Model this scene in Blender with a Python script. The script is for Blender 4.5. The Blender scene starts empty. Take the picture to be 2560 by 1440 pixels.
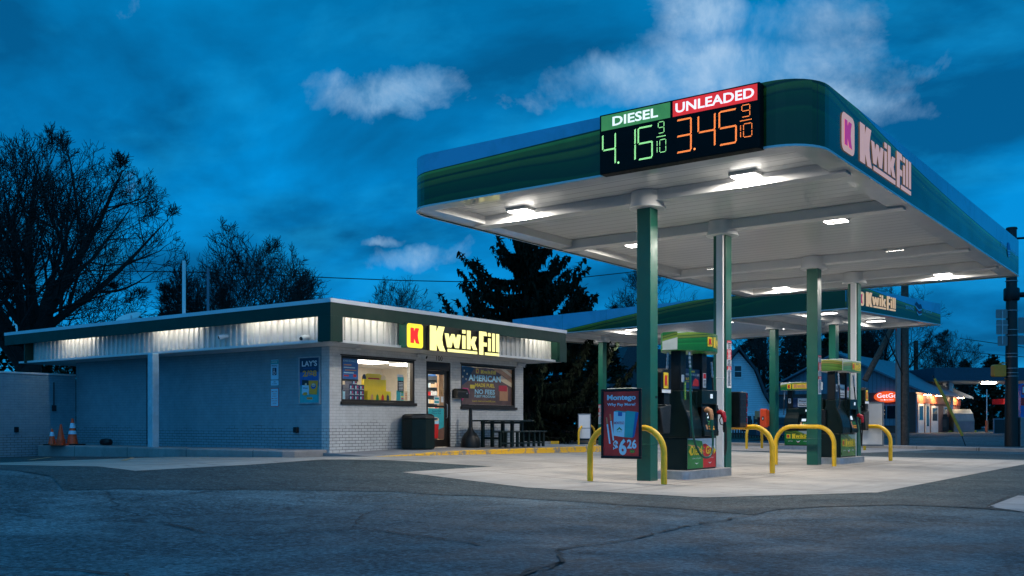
import bpy, bmesh, math, random
from mathutils import Vector, Matrix
R = math.radians
PI = math.pi
scene = bpy.context.scene
COL = scene.collection

# ------------------------------------------------------------------ helpers
TH = R(36.3); CT, ST = math.cos(TH), math.sin(TH)
def at(u, Y):
    """ground-plan point seen at photo column u, Y metres in front of the lens"""
    k = (u - 1280) / 2489.0
    return (Y * (k * CT - ST), Y * (k * ST + CT))
def onz(u, v, z):
    k = (u - 1280) / 2489.0
    t = (1 - z) * 2489.0 / (v - 1060.0)
    return (t * (k * CT - ST), t * (k * ST + CT))
def smooth01(t):
    t = max(0.0, min(1.0, t)); return t * t * (3 - 2 * t)
def gz(x, y):
    """height of the site"""
    m = 1.2 - 0.4 * max(0, min(1, (y - 15) / 9.0))
    m *= 1 - smooth01((y - 27) / 8.0)
    z = 0.0431 * max(0.0, min(5.8, -9 - x)) * m
    if x < -15: z -= 0.0135 * min(14, -15 - x) * m
    z += 0.36 * smooth01((y - 50) / 22.0)
    return z

class MB:
    def __init__(s):
        s.v = []; s.f = []; s.m = []; s.uv = {}; s.T = Matrix.Identity(4)
    def at(s, loc=(0, 0, 0), rz=0, rx=0, ry=0):
        s.T = Matrix.Translation(loc) @ Matrix.Rotation(rz, 4, 'Z') @ Matrix.Rotation(ry, 4, 'Y') @ Matrix.Rotation(rx, 4, 'X'); return s
    def V(s, p):
        s.v.append(tuple(s.T @ Vector(p))); return len(s.v) - 1
    def F(s, idx, m=0, uv=None):
        s.f.append(tuple(idx)); s.m.append(m)
        if uv: s.uv[len(s.f) - 1] = uv
    def face(s, pts, m=0, uv=None):
        s.F([s.V(p) for p in pts], m, uv)
    def box(s, x0, x1, y0, y1, z0, z1, m=0):
        i = [s.V(p) for p in ((x0,y0,z0),(x1,y0,z0),(x1,y1,z0),(x0,y1,z0),(x0,y0,z1),(x1,y0,z1),(x1,y1,z1),(x0,y1,z1))]
        for q in ((0,3,2,1),(4,5,6,7),(0,1,5,4),(1,2,6,5),(2,3,7,6),(3,0,4,7)): s.F([i[k] for k in q], m)
        return s
    def prism(s, pts, a, b, axis='z', m=0):
        """pts 2D outline; extruded from a to b. axis z: (x,y); axis x: (y,z); axis y: (x,z)"""
        def P(p, h):
            return (p[0], p[1], h) if axis == 'z' else ((h, p[0], p[1]) if axis == 'x' else (p[0], h, p[1]))
        n = len(pts)
        A = [s.V(P(p, a)) for p in pts]; B = [s.V(P(p, b)) for p in pts]
        s.F(A, m); s.F(B[::-1], m)
        for k in range(n): s.F((A[k], B[k], B[(k+1) % n], A[(k+1) % n]), m)
        return s
    def tube(s, pts, r, n=8, m=0, cap=True):
        pts = [Vector(p) for p in pts]
        if not isinstance(r, (list, tuple)): r = [r] * len(pts)
        rings = []; up = None
        for i, p in enumerate(pts):
            d = (pts[min(i+1, len(pts)-1)] - pts[max(i-1, 0)])
            if d.length < 1e-9: d = Vector((0, 0, 1))
            d.normalize()
            if up is None:
                a = Vector((0, 0, 1)) if abs(d.z) < .9 else Vector((1, 0, 0))
                up = a.cross(d).normalized()
            up = (up - d * up.dot(d))
            if up.length < 1e-6: up = Vector((1, 0, 0)) if abs(d.x) < .9 else Vector((0, 1, 0)); up = up - d * up.dot(d)
            up.normalize(); w = d.cross(up)
            rings.append([s.V(p + (up * math.cos(2*PI*k/n) + w * math.sin(2*PI*k/n)) * r[i]) for k in range(n)])
        for a, b in zip(rings, rings[1:]):
            for k in range(n): s.F((a[k], a[(k+1) % n], b[(k+1) % n], b[k]), m)
        if cap: s.F(rings[0][::-1], m); s.F(rings[-1], m)
        return s
    def lathe(s, prof, n=20, m=0, sx=1, sy=1):
        rings = [[s.V((r*math.cos(2*PI*k/n)*sx, r*math.sin(2*PI*k/n)*sy, z)) for k in range(n)] for r, z in prof]
        for a, b in zip(rings, rings[1:]):
            for k in range(n): s.F((a[k], a[(k+1) % n], b[(k+1) % n], b[k]), m)
        s.F(rings[0][::-1], m); s.F(rings[-1], m); return s
    def plate(s, poly, y=0.0, m=0):
        """flat graphic in the XZ plane facing -Y at depth y"""
        s.face([(p[0], y, p[1]) for p in poly], m); return s
    def rect(s, x0, x1, z0, z1, y=0.0, m=0):
        return s.plate([(x0, z0), (x1, z0), (x1, z1), (x0, z1)], y, m)
    def rrect(s, x0, x1, z0, z1, r, y=0.0, m=0):
        return s.plate(rr(x0, x1, z0, z1, r), y, m)
    def disc(s, x, z, rx, rz, y=0.0, m=0, n=18):
        return s.plate([(x + rx*math.cos(2*PI*k/n), z + rz*math.sin(2*PI*k/n)) for k in range(n)], y, m)
    def text(s, t, x, z, h, w=None, bold=0.0, align='L', y=0.0, m=0):
        vs, fs = text_mesh(t, bold)
        if not vs: return s
        x0 = min(v[0] for v in vs); x1 = max(v[0] for v in vs); z0 = min(v[1] for v in vs); z1 = max(v[1] for v in vs)
        k = h / (z1 - z0); kx = k if w is None else w / (x1 - x0); W = (x1 - x0) * kx
        ox = x if align == 'L' else (x - W / 2 if align == 'C' else x - W)
        idx = [s.V((ox + (v[0]-x0)*kx, y, z + (v[1]-z0)*k)) for v in vs]
        for f in fs: s.F([idx[i] for i in f], m)
        return s
    def build(s, name, mats, parent=None, smooth=False, bevel=0, segs=2, angle=40):
        me = bpy.data.meshes.new(name)
        me.from_pydata(s.v, [], s.f)
        if not isinstance(mats, (list, tuple)): mats = [mats]
        for m in mats: me.materials.append(m)
        if len(mats) > 1: me.polygons.foreach_set('material_index', s.m)
        if s.uv:
            L = me.uv_layers.new(name='UVMap')
            for fi, uv in s.uv.items():
                for k, li in enumerate(me.polygons[fi].loop_indices): L.data[li].uv = uv[k]
        if smooth:
            me.polygons.foreach_set('use_smooth', [True] * len(me.polygons))
            try: me.set_sharp_from_angle(angle=R(angle))
            except Exception: pass
        me.update()
        o = bpy.data.objects.new(name, me); COL.objects.link(o)
        if parent: o.parent = parent
        if bevel:
            b = o.modifiers.new('bevel', 'BEVEL'); b.width = bevel; b.segments = segs; b.limit_method = 'ANGLE'; b.angle_limit = R(50)
        return o

def rr(x0, x1, z0, z1, r, n=4):
    out = []
    for cx, cz, a in ((x1-r, z1-r, 0), (x0+r, z1-r, 90), (x0+r, z0+r, 180), (x1-r, z0+r, 270)):
        for k in range(n+1):
            t = R(a + 90*k/n); out.append((cx + r*math.cos(t), cz + r*math.sin(t)))
    return out
_TX = {}
def text_mesh(t, bold):
    key = (t, bold)
    if key not in _TX:
        c = bpy.data.curves.new('lettering_curve', 'FONT'); c.body = t; c.size = 1; c.offset = bold; c.resolution_u = 3
        o = bpy.data.objects.new('lettering_curve', c); COL.objects.link(o)
        dg = bpy.context.evaluated_depsgraph_get()
        me = bpy.data.meshes.new_from_object(o.evaluated_get(dg))
        _TX[key] = ([tuple(v.co) for v in me.vertices], [tuple(p.vertices) for p in me.polygons])
        bpy.data.objects.remove(o); bpy.data.curves.remove(c); bpy.data.meshes.remove(me)
    return _TX[key]
def thing(name, label, cat, loc=(0, 0, 0), rz=0, group=None):
    o = bpy.data.objects.new(name, None); COL.objects.link(o); o.empty_display_size = .2
    o.location = loc; o.rotation_euler = (0, 0, rz); o['label'] = label; o['category'] = cat
    if group: o['group'] = group
    return o
def tag(o, label, cat, group=None):
    o['label'] = label; o['category'] = cat
    if group: o['group'] = group
    return o
def struct(o):
    o['kind'] = 'structure'; return o
def dup(root, loc, rz, label, group=None):
    def cp(o, par):
        c = o.copy(); COL.objects.link(c); c.parent = par
        for ch in o.children: cp(ch, c)
        return c
    r = cp(root, None); r.location = loc; r.rotation_euler = (0, 0, rz); r['label'] = label
    if group: r['group'] = group
    return r

# ------------------------------------------------------------------ materials
def lin(c):
    c = c / 255.0
    return c / 12.92 if c <= .04045 else ((c + .055) / 1.055) ** 2.4
def S(r, g, b): return (lin(r), lin(g), lin(b))
class NT:
    def __init__(s, m): s.t = m.node_tree; s.n = s.t.nodes; s.l = s.t.links
    def N(s, kind, **kw):
        n = s.n.new(kind)
        for k, v in kw.items():
            if k == 'ins':
                for a, b in v.items(): n.inputs[a].default_value = b
            else: setattr(n, k, v)
        return n
    def L(s, a, b): s.l.new(a, b)
    def math(s, op, a, b=None, clamp=False):
        n = s.n.new('ShaderNodeMath'); n.operation = op; n.use_clamp = clamp
        for i, x in enumerate((a, b)):
            if x is None: continue
            if isinstance(x, (int, float)): n.inputs[i].default_value = x
            else: s.l.new(x, n.inputs[i])
        return n.outputs[0]
    def mix(s, f, a, b, blend='MIX'):
        n = s.n.new('ShaderNodeMix'); n.data_type = 'RGBA'; n.blend_type = blend
        for i, x in ((0, f), (6, a), (7, b)):
            if isinstance(x, (int, float)): n.inputs[i].default_value = x
            elif isinstance(x, tuple): n.inputs[i].default_value = (*x, 1) if len(x) == 3 else x
            else: s.l.new(x, n.inputs[i])
        return n.outputs[2]
    def noise(s, vec, scale, detail=3, rough=.55, dist=0):
        n = s.n.new('ShaderNodeTexNoise'); n.inputs['Scale'].default_value = scale; n.inputs['Detail'].default_value = detail
        n.inputs['Roughness'].default_value = rough; n.inputs['Distortion'].default_value = dist
        if vec: s.l.new(vec, n.inputs['Vector'])
        return n.outputs['Fac']
    def ramp(s, fac, stops, interp='LINEAR'):
        n = s.n.new('ShaderNodeValToRGB'); n.color_ramp.interpolation = interp
        e = n.color_ramp.elements
        while len(e) < len(stops): e.new(.5)
        for i, (p, c) in enumerate(stops):
            e[i].position = p; e[i].color = (*c, 1) if isinstance(c, tuple) else (c, c, c, 1)
        s.l.new(fac, n.inputs[0]); return n.outputs[0]
def new_mat(name):
    m = bpy.data.materials.new(name); m.use_nodes = True
    nt = NT(m); return m, nt, nt.n['Principled BSDF']
def mat(name, col, rough=.5, metal=0, var=.12, vscale=6, bump=0, bscale=40, spec=None, grime=0):
    """painted / plain surface with slight tonal wear, roughness variation and fine relief"""
    m, t, b = new_mat(name)
    oc = t.N('ShaderNodeTexCoord').outputs['Object']
    n1 = t.noise(oc, vscale, 4, .6)
    lo = tuple(c * (1 - var) for c in col); hi = tuple(min(1, c * (1 + var)) for c in col)
    c = t.ramp(n1, [(.3, lo), (.7, hi)])
    if grime:
        g = t.ramp(t.noise(oc, vscale * .35, 5, .7), [(.5, 0.0), (.75, 1.0)])
        c = t.mix(t.math('MULTIPLY', g, grime), c, tuple(x * .35 for x in col))
    t.L(c, b.inputs['Base Color'])
    r = t.ramp(t.noise(oc, vscale * 3, 3), [(.3, max(0, rough - .08)), (.7, min(1, rough + .08))])
    t.L(r, b.inputs['Roughness'])
    b.inputs['Metallic'].default_value = metal
    if spec is not None: b.inputs['Specular IOR Level'].default_value = spec
    if bump:
        bp = t.N('ShaderNodeBump', ins={'Strength': bump, 'Distance': .01}); t.L(t.noise(oc, bscale, 3), bp.inputs['Height'])
        t.L(bp.outputs[0], b.inputs['Normal'])
    return m
def glow(name, col, strength, base=None, var=.05):
    m, t, b = new_mat(name)
    b.inputs['Base Color'].default_value = (*(base or col), 1)
    oc = t.N('ShaderNodeTexCoord').outputs['Object']
    c = t.ramp(t.noise(oc, 5, 2), [(.3, tuple(x*(1-var) for x in col)), (.7, col)])
    t.L(c, b.inputs['Emission Color']); b.inputs['Emission Strength'].default_value = strength
    b.inputs['Roughness'].default_value = .4
    return m
M = {}
M['green'] = mat('green_paint', (.009, .105, .068), .38, var=.1, vscale=2, grime=.25)
M['green_trim'] = mat('green_trim_metal', (.004, .038, .026), .45, var=.12, vscale=1.5, spec=.25)
M['white'] = mat('white_paint', (.72, .72, .71), .38, var=.04, vscale=1.5)
M['white_trim'] = mat('white_metal_trim', (.62, .62, .61), .38, var=.06, vscale=1.2)
M['roof_edge'] = mat('pale_roof_edge_metal', (.62, .66, .7), .4, metal=.2, var=.08, vscale=1)
M['yellow'] = mat('yellow_paint', (.82, .46, .012), .38, var=.12, vscale=4, bump=.25, bscale=25, grime=.4)
M['black'] = mat('black_plastic', (.006, .008, .009), .42, var=.25, vscale=5, spec=.3)
M['blackg'] = mat('dark_green_black_plastic', (.004, .013, .012), .36, var=.2, vscale=4, grime=.3, spec=.22)
M['charcoal'] = mat('charcoal_plastic', (.016, .02, .022), .5, var=.2, vscale=8)
M['rubber'] = mat('black_rubber', (.015, .016, .017), .6, var=.2)
M['hose_green'] = mat('green_hose', (.006, .07, .045), .35, var=.15)
M['steel'] = mat('galvanised_steel', (.42, .44, .46), .4, metal=.75, var=.22, vscale=5, grime=.3)
M['red'] = mat('red_plastic', (.5, .012, .02), .4, var=.12)
M['orange'] = mat('orange_plastic', (.85, .075, .012), .45, var=.12, grime=.2)
M['amber'] = mat('amber_signal_paint', (.72, .24, .01), .45, var=.1)
M['pwhite'] = mat('print_white', (.75, .76, .77), .4, var=.04)
M['pcyan'] = mat('print_pale_blue', (.42, .72, .86), .4, var=.05)
M['pyellow'] = mat('print_yellow', (.85, .6, .02), .4, var=.05)
M['pcream'] = mat('print_cream', (.85, .62, .38), .4, var=.04)
M['pred'] = mat('print_red', (.62, .015, .012), .4, var=.08)
M['pmagenta'] = mat('print_crimson', (.55, .03, .14), .4, var=.06)
M['pblack'] = mat('print_black', (.012, .013, .015), .4, var=.1)
M['pblue'] = mat('print_blue', (.02, .13, .42), .4, var=.2, vscale=3)
M['pnavy'] = mat('print_navy', (.012, .03, .09), .4, var=.25, vscale=4)
M['pteal'] = mat('print_teal', (.03, .38, .42), .4, var=.15, vscale=4)
M['pbrown'] = mat('print_brown', (.16, .075, .05), .45, var=.35, vscale=3)
M['pgreen'] = mat('print_green', (.03, .22, .04), .4, var=.15)
M['porange'] = mat('print_orange', (.9, .36, .02), .4, var=.08)
M['pmaroon'] = mat('print_maroon', (.55, .030, .022), .4, var=.55, vscale=1.6)
M['tan'] = mat('print_tan', (.6, .28, .12), .5, var=.1)
M['dark_frame'] = mat('dark_bronze_frame', (.022, .016, .012), .4, metal=.3, var=.2)
M['wood_pole'] = mat('weathered_wood', (.085, .06, .045), .85, var=.4, vscale=9, bump=.5, bscale=30)
M['bark'] = mat('dark_bark', (.017, .014, .012), .95, var=.4, vscale=9, bump=.4, bscale=20)
M['needles'] = mat('spruce_needles', (.010, .016, .009), .95, var=.45, vscale=2, spec=.1)
M['hedge'] = mat('evergreen_foliage', (.014, .02, .01), .95, var=.5, vscale=2, spec=.1)
M['asphalt_shingle'] = mat('dark_shingles', (.05, .055, .065), .85, var=.3, vscale=10, bump=.4)
M['vinyl'] = mat('grey_metal_roof', (.13, .16, .2), .6, var=.15, vscale=2)
M['redbrick'] = mat('red_brick_flat', (.16, .045, .03), .85, var=.3, vscale=12, bump=.4)
M['int_wall'] = mat('interior_wall_paint', (.72, .66, .56), .6, var=.06)
M['int_wood'] = mat('interior_wood', (.55, .33, .16), .5, var=.15)
M['int_floor'] = mat('interior_floor', (.3, .26, .22), .35, var=.15)
M['shelf'] = mat('shelf_dark', (.05, .06, .07), .5, var=.3)
M['teal_sign'] = mat('grey_sign_back', (.17, .2, .21), .5, metal=.3, var=.12)
M['darkblue'] = mat('dark_blue_fascia', (.012, .045, .075), .4, var=.15)
M['lens'] = glow('lit_lens', (1, .96, .9), 9)
M['lens2'] = glow('lit_lens_far', (1, .95, .88), 9)
M['tube'] = glow('lit_tube', (1, .92, .78), 38)
M['ceil_light'] = glow('ceiling_panel_light', (1, .93, .82), 15)
M['sign_yellow'] = glow('backlit_yellow', (1.0, .80, .02), .86, (.8, .6, .05), .03)
M['sign_cream'] = glow('backlit_pale_yellow', (1.0, .92, .30), 1.0, (.8, .75, .3), .14)
M['sign_red'] = glow('backlit_red', (.85, .004, .004), .9, (.6, .01, .01), .03)
M['led_red'] = glow('lit_red_header', (.85, .03, .022), .8, (.6, .03, .03), .15)
M['led_green'] = glow('lit_green_header', (.07, .30, .06), .62, (.1, .3, .1), .3)
M['led_white'] = glow('lit_white_letters', (.95, .97, .95), .95)
M['dot_green'] = glow('green_diodes', (.38, .95, .33), 1.5)
M['dot_orange'] = glow('orange_diodes', (1.0, .24, .05), 1.9)
M['led_face'] = mat('black_display_face', (.006, .006, .005), .6, var=.2, spec=.15)
M['getgo'] = glow('backlit_orange_red', (1.0, .1, .015), 1.0, None, .3)
M['lcd'] = glow('lit_screen', (.75, .85, .9), .35)

def brick_mat(name, col, mortar, wear, bw=.2, bh=.068, z0=.35):
    """painted brickwork; 'wear' sets how far the paint has come off the joints near the ground"""
    m, t, b = new_mat(name)
    tc = t.N('ShaderNodeTexCoord').outputs['Object']
    sx = t.N('ShaderNodeSeparateXYZ'); t.L(tc, sx.inputs[0])
    cb = t.N('ShaderNodeCombineXYZ'); t.L(t.math('ADD', sx.outputs[0], sx.outputs[1]), cb.inputs[0]); t.L(sx.outputs[2], cb.inputs[1])
    br = t.N('ShaderNodeTexBrick', ins={'Scale': 1, 'Mortar Size': .006, 'Mortar Smooth': .25, 'Brick Width': bw, 'Row Height': bh, 'Bias': 0})
    t.L(cb.outputs[0], br.inputs['Vector'])
    fac = br.outputs['Fac']
    n = t.noise(tc, 1.1, 5, .65)
    h = t.math('SUBTRACT', sx.outputs[2], z0)
    worn = t.math('SUBTRACT', t.math('MULTIPLY', n, 1.5), t.math('MULTIPLY', h, wear))
    worn = t.ramp(worn, [(.30, .22), (.40, .9)])
    base = t.ramp(t.noise(tc, 4, 5, .65), [(.3, tuple(c * .82 for c in col)), (.7, tuple(min(1, c * 1.06) for c in col))])
    stain = t.ramp(t.noise(tc, .7, 4, .6), [(.4, 0.0), (.8, .35)])
    base = t.mix(stain, base, tuple(c * .55 for c in col))
    c = t.mix(t.math('MULTIPLY', fac, worn), base, mortar)
    t.L(c, b.inputs['Base Color']); b.inputs['Roughness'].default_value = .62
    bp = t.N('ShaderNodeBump', ins={'Strength': .7, 'Distance': .006}); bp.invert = True
    t.L(t.math('ADD', fac, t.math('MULTIPLY', t.noise(tc, 60, 2), .3)), bp.inputs['Height']); t.L(bp.outputs[0], b.inputs['Normal'])
    return m
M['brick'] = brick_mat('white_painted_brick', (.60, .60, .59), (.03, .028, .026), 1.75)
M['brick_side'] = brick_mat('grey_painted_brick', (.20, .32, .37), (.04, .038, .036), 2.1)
M['redbrick'] = brick_mat('red_brick', (.17, .05, .035), (.1, .08, .07), .05, z0=0)
M['siding'] = None
def siding_mat(name, col, step=.16, axis='Z', rough=.6):
    m, t, b = new_mat(name)
    tc = t.N('ShaderNodeTexCoord').outputs['Object']; sx = t.N('ShaderNodeSeparateXYZ'); t.L(tc, sx.inputs[0])
    a = sx.outputs[axis]
    fr = t.math('FRACT', t.math('DIVIDE', a, step))
    c0 = t.ramp(t.noise(tc, 1.5, 4), [(.3, tuple(c*.85 for c in col)), (.7, col)])
    edge = t.math('LESS_THAN', fr, .14)
    t.L(t.mix(t.math('MULTIPLY', edge, .6), c0, tuple(c*.3 for c in col)), b.inputs['Base Color'])
    b.inputs['Roughness'].default_value = rough
    bp = t.N('ShaderNodeBump', ins={'Strength': .8, 'Distance': .02}); t.L(fr, bp.inputs['Height']); t.L(bp.outputs[0], b.inputs['Normal'])
    return m
M['siding'] = siding_mat('white_lap_siding', (.80, .86, .9))
M['getgo_wall'] = siding_mat('pale_panel_wall', (.17, .22, .27), .3, 'X')
def deck_mat(name, axis):
    """glossy white ceiling pans with narrow seams"""
    m, t, b = new_mat(name)
    tc = t.N('ShaderNodeTexCoord').outputs['Object']; sx = t.N('ShaderNodeSeparateXYZ'); t.L(tc, sx.inputs[0])
    fr = t.math('FRACT', t.math('DIVIDE', sx.outputs[axis], .305))
    edge = t.math('LESS_THAN', fr, .06)
    st = t.ramp(t.noise(tc, .25, 3, .5), [(.3, (.68, .68, .67)), (.7, (.75, .75, .74))])
    t.L(t.mix(t.math('MULTIPLY', edge, .8), st, (.16, .16, .16)), b.inputs['Base Color'])
    b.inputs['Roughness'].default_value = .22
    b.inputs['Specular IOR Level'].default_value = .6
    bp = t.N('ShaderNodeBump', ins={'Strength': .5, 'Distance': .004}); bp.invert = True; t.L(edge, bp.inputs['Height']); t.L(bp.outputs[0], b.inputs['Normal'])
    return m
M['trim_gloss'] = mat('glossy_white_trim', (.66, .66, .65), .14, var=.04, vscale=1, spec=.7)
M['post'] = mat('grey_post_paint', (.42, .56, .62), .5, var=.12, grime=.3)
M['deck'] = deck_mat('white_ceiling_pans', 'X')
def corrugated_mat(name):
    m, t, b = new_mat(name)
    tc = t.N('ShaderNodeTexCoord').outputs['Object']
    st = t.ramp(t.noise(tc, 2.5, 5, .7), [(.35, (.5, .5, .48)), (.65, (.62, .62, .6))])
    t.L(st, b.inputs['Base Color']); b.inputs['Roughness'].default_value = .42
    return m
M['corrugated'] = corrugated_mat('ribbed_white_metal')
def swoosh_mat(name, top, bright, dark, rough=.22, spec=.5):
    """printed fascia wrap: pale above a sweeping edge, bright green along it, dark green below. UV = (edge height, own height)"""
    m, t, b = new_mat(name)
    uv = t.N('ShaderNodeUVMap').outputs[0]; sx = t.N('ShaderNodeSeparateXYZ'); t.L(uv, sx.inputs[0])
    oc = t.N('ShaderNodeTexCoord').outputs['Object']
    d = t.math('SUBTRACT', sx.outputs[0], sx.outputs[1])
    wob = t.math('MULTIPLY', t.math('SUBTRACT', t.noise(oc, .28, 2), .5), 1.1)
    dw = t.math('MULTIPLY', d, t.math('ADD', 1.0, wob))
    olive = tuple(a * .45 + c * .55 for a, c in zip(bright, dark)); olive = (olive[0] * 1.25, olive[1] * .8, olive[2] * .6)
    c = t.ramp(dw, [(0, tuple(x * .3 for x in bright)), (.022, tuple(x * .4 for x in dark)), (.035, bright), (.07, tuple(x * .75 for x in bright)), (.085, olive), (.15, olive), (.185, tuple(x * .5 for x in dark)), (.2, tuple(x * .5 for x in dark)),
        (.225, olive), (.30, tuple(x * .7 for x in olive)), (.34, tuple(x * .6 for x in dark)), (.37, tuple(x * 1.3 for x in dark)), (.46, dark), (.58, tuple(x * .7 for x in dark)), (.62, tuple(x * 1.5 for x in dark)), (.70, dark), (1, tuple(x * .8 for x in dark))])
    c = t.mix(t.ramp(d, [(.0, 0.0), (.012, 1.0)]), top, c)
    so_ = t.N('ShaderNodeSeparateXYZ'); t.L(oc, so_.inputs[0])
    seam = t.math('LESS_THAN', t.math('FRACT', t.math('DIVIDE', t.math('ADD', so_.outputs[0], 51.3), 2.44)), .006)
    c = t.mix(t.math('MULTIPLY', seam, .55), c, (.01, .02, .02))
    dirt = t.ramp(t.noise(oc, .9, 6, .7, .6), [(.45, 0.0), (.8, .35)]); c = t.mix(dirt, c, tuple(x * .5 for x in dark))
    t.L(c, b.inputs['Base Color'])
    t.L(t.ramp(t.noise(oc, 1.3, 3), [(.3, rough - .04), (.7, rough + .05)]), b.inputs['Roughness'])
    b.inputs['Specular IOR Level'].default_value = spec
    bp = t.N('ShaderNodeBump', ins={'Strength': .06, 'Distance': .02}); t.L(t.noise(oc, 1.2, 2), bp.inputs['Height']); t.L(bp.outputs[0], b.inputs['Normal'])
    return m
M['swoosh'] = swoosh_mat('green_wave_print', (.12, .48, .70), (.34, .42, .05), (.018, .062, .007))
M['swoosh_pump'] = swoosh_mat('green_wave_print_pump', (.62, .66, .6), (.3, .5, .06), (.01, .15, .025), .3)
M['swoosh_olive'] = swoosh_mat('olive_wave_print_pump', (.62, .66, .5), (.5, .58, .16), (.1, .22, .03), .3)
def glass_mat():
    m, t, b = new_mat('shop_window_glass')
    for n in list(t.n):
        if n != t.n['Material Output']: t.n.remove(n)
    tr = t.N('ShaderNodeBsdfTransparent', ins={'Color': (.93, .95, .95, 1)}); gl = t.N('ShaderNodeBsdfGlossy', ins={'Roughness': .02})
    fr = t.N('ShaderNodeLayerWeight', ins={'Blend': .5}); mx = t.N('ShaderNodeMixShader')
    fac = t.math('ADD', t.math('MULTIPLY', t.math('POWER', fr.outputs['Facing'], 4.0), .6), .03)
    t.L(fac, mx.inputs[0]); t.L(tr.outputs[0], mx.inputs[1]); t.L(gl.outputs[0], mx.inputs[2]); t.L(mx.outputs[0], t.n['Material Output'].inputs[0])
    return m
M['glass'] = glass_mat()
M['dark_glass'] = mat('dark_window_glass', (.012, .016, .022), .08, var=.2, vscale=1)

def asphalt_mat(name, col, light, worn=.5, crack=.6):
    m, t, b = new_mat(name)
    oc = t.N('ShaderNodeTexCoord').outputs['Object']
    agg = t.noise(oc, 22, 7, .85); fine = t.noise(oc, 160, 2, .6)
    base = t.ramp(agg, [(.40, tuple(c * .22 for c in col)), (.5, tuple(c * .9 for c in col)), (.60, tuple(c * 2.6 for c in col))])
    base = t.mix(1.0, base, t.ramp(t.noise(oc, 6.5, 6, .8), [(.38, .45), (.62, 1.55)]), 'MULTIPLY')
    w = t.ramp(t.noise(oc, .42, 9, .72, 1.1), [(.48, 0.0), (.62, worn)])
    base = t.mix(w, base, t.ramp(agg, [(.40, tuple(c * .3 for c in light)), (.60, tuple(c * 1.6 for c in light))]))
    fl = t.N('ShaderNodeTexVoronoi', ins={'Scale': 26}); t.L(oc, fl.inputs['Vector']); fs_ = t.N('ShaderNodeSeparateColor'); t.L(fl.outputs['Color'], fs_.inputs[0])
    base = t.mix(t.ramp(fs_.outputs[0], [(.72, 0.0), (.95, .34)]), base, tuple(c * 1.15 for c in light)); base = t.mix(t.ramp(fs_.outputs[1], [(.7, 0.0), (.95, .45)]), base, tuple(c * .25 for c in col))
    big = t.ramp(t.noise(oc, .09, 4, .6), [(.35, .68), (.7, 1.12)])
    base = t.mix(1.0, base, big, 'MULTIPLY')
    wv = t.N('ShaderNodeVectorMath', operation='ADD'); nv = t.N('ShaderNodeTexNoise', ins={'Scale': 1.6, 'Detail': 5}); t.L(oc, nv.inputs['Vector'])
    sc = t.N('ShaderNodeVectorMath', operation='SCALE', ins={'Scale': .7}); t.L(nv.outputs['Color'], sc.inputs[0]); t.L(oc, wv.inputs[0]); t.L(sc.outputs[0], wv.inputs[1])
    vo = t.N('ShaderNodeTexVoronoi', feature='DISTANCE_TO_EDGE', ins={'Scale': .42}); t.L(wv.outputs[0], vo.inputs['Vector'])
    ck = t.ramp(vo.outputs['Distance'], [(.0, 1.0), (.016, 0.0)])
    cm = t.ramp(t.noise(oc, .25, 3), [(.48, 0.0), (.6, crack)])
    cf = t.math('MULTIPLY', ck, cm)
    base = t.mix(cf, base, tuple(c * .2 for c in col))
    t.L(base, b.inputs['Base Color'])
    t.L(t.ramp(t.noise(oc, 1.2, 4), [(.3, .68), (.7, .9)]), b.inputs['Roughness']); b.inputs['Specular IOR Level'].default_value = .3
    bp = t.N('ShaderNodeBump', ins={'Strength': .8, 'Distance': .012})
    t.L(t.math('SUBTRACT', t.math('ADD', agg, t.math('MULTIPLY', fine, .4)), t.math('MULTIPLY', cf, .8)), bp.inputs['Height']); t.L(bp.outputs[0], b.inputs['Normal'])
    return m
M['asphalt_old'] = asphalt_mat('worn_asphalt', (.040, .074, .088), (.135, .215, .24), .8, .9)
M['asphalt_new'] = asphalt_mat('newer_asphalt', (.036, .056, .061), (.06, .088, .094), .35, .2)
M['road'] = asphalt_mat('road_asphalt', (.075, .075, .08), (.14, .14, .14), .5, .2)
M['crack'] = mat('crack_filler', (.016, .016, .016), .9, var=.4, vscale=9)
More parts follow.
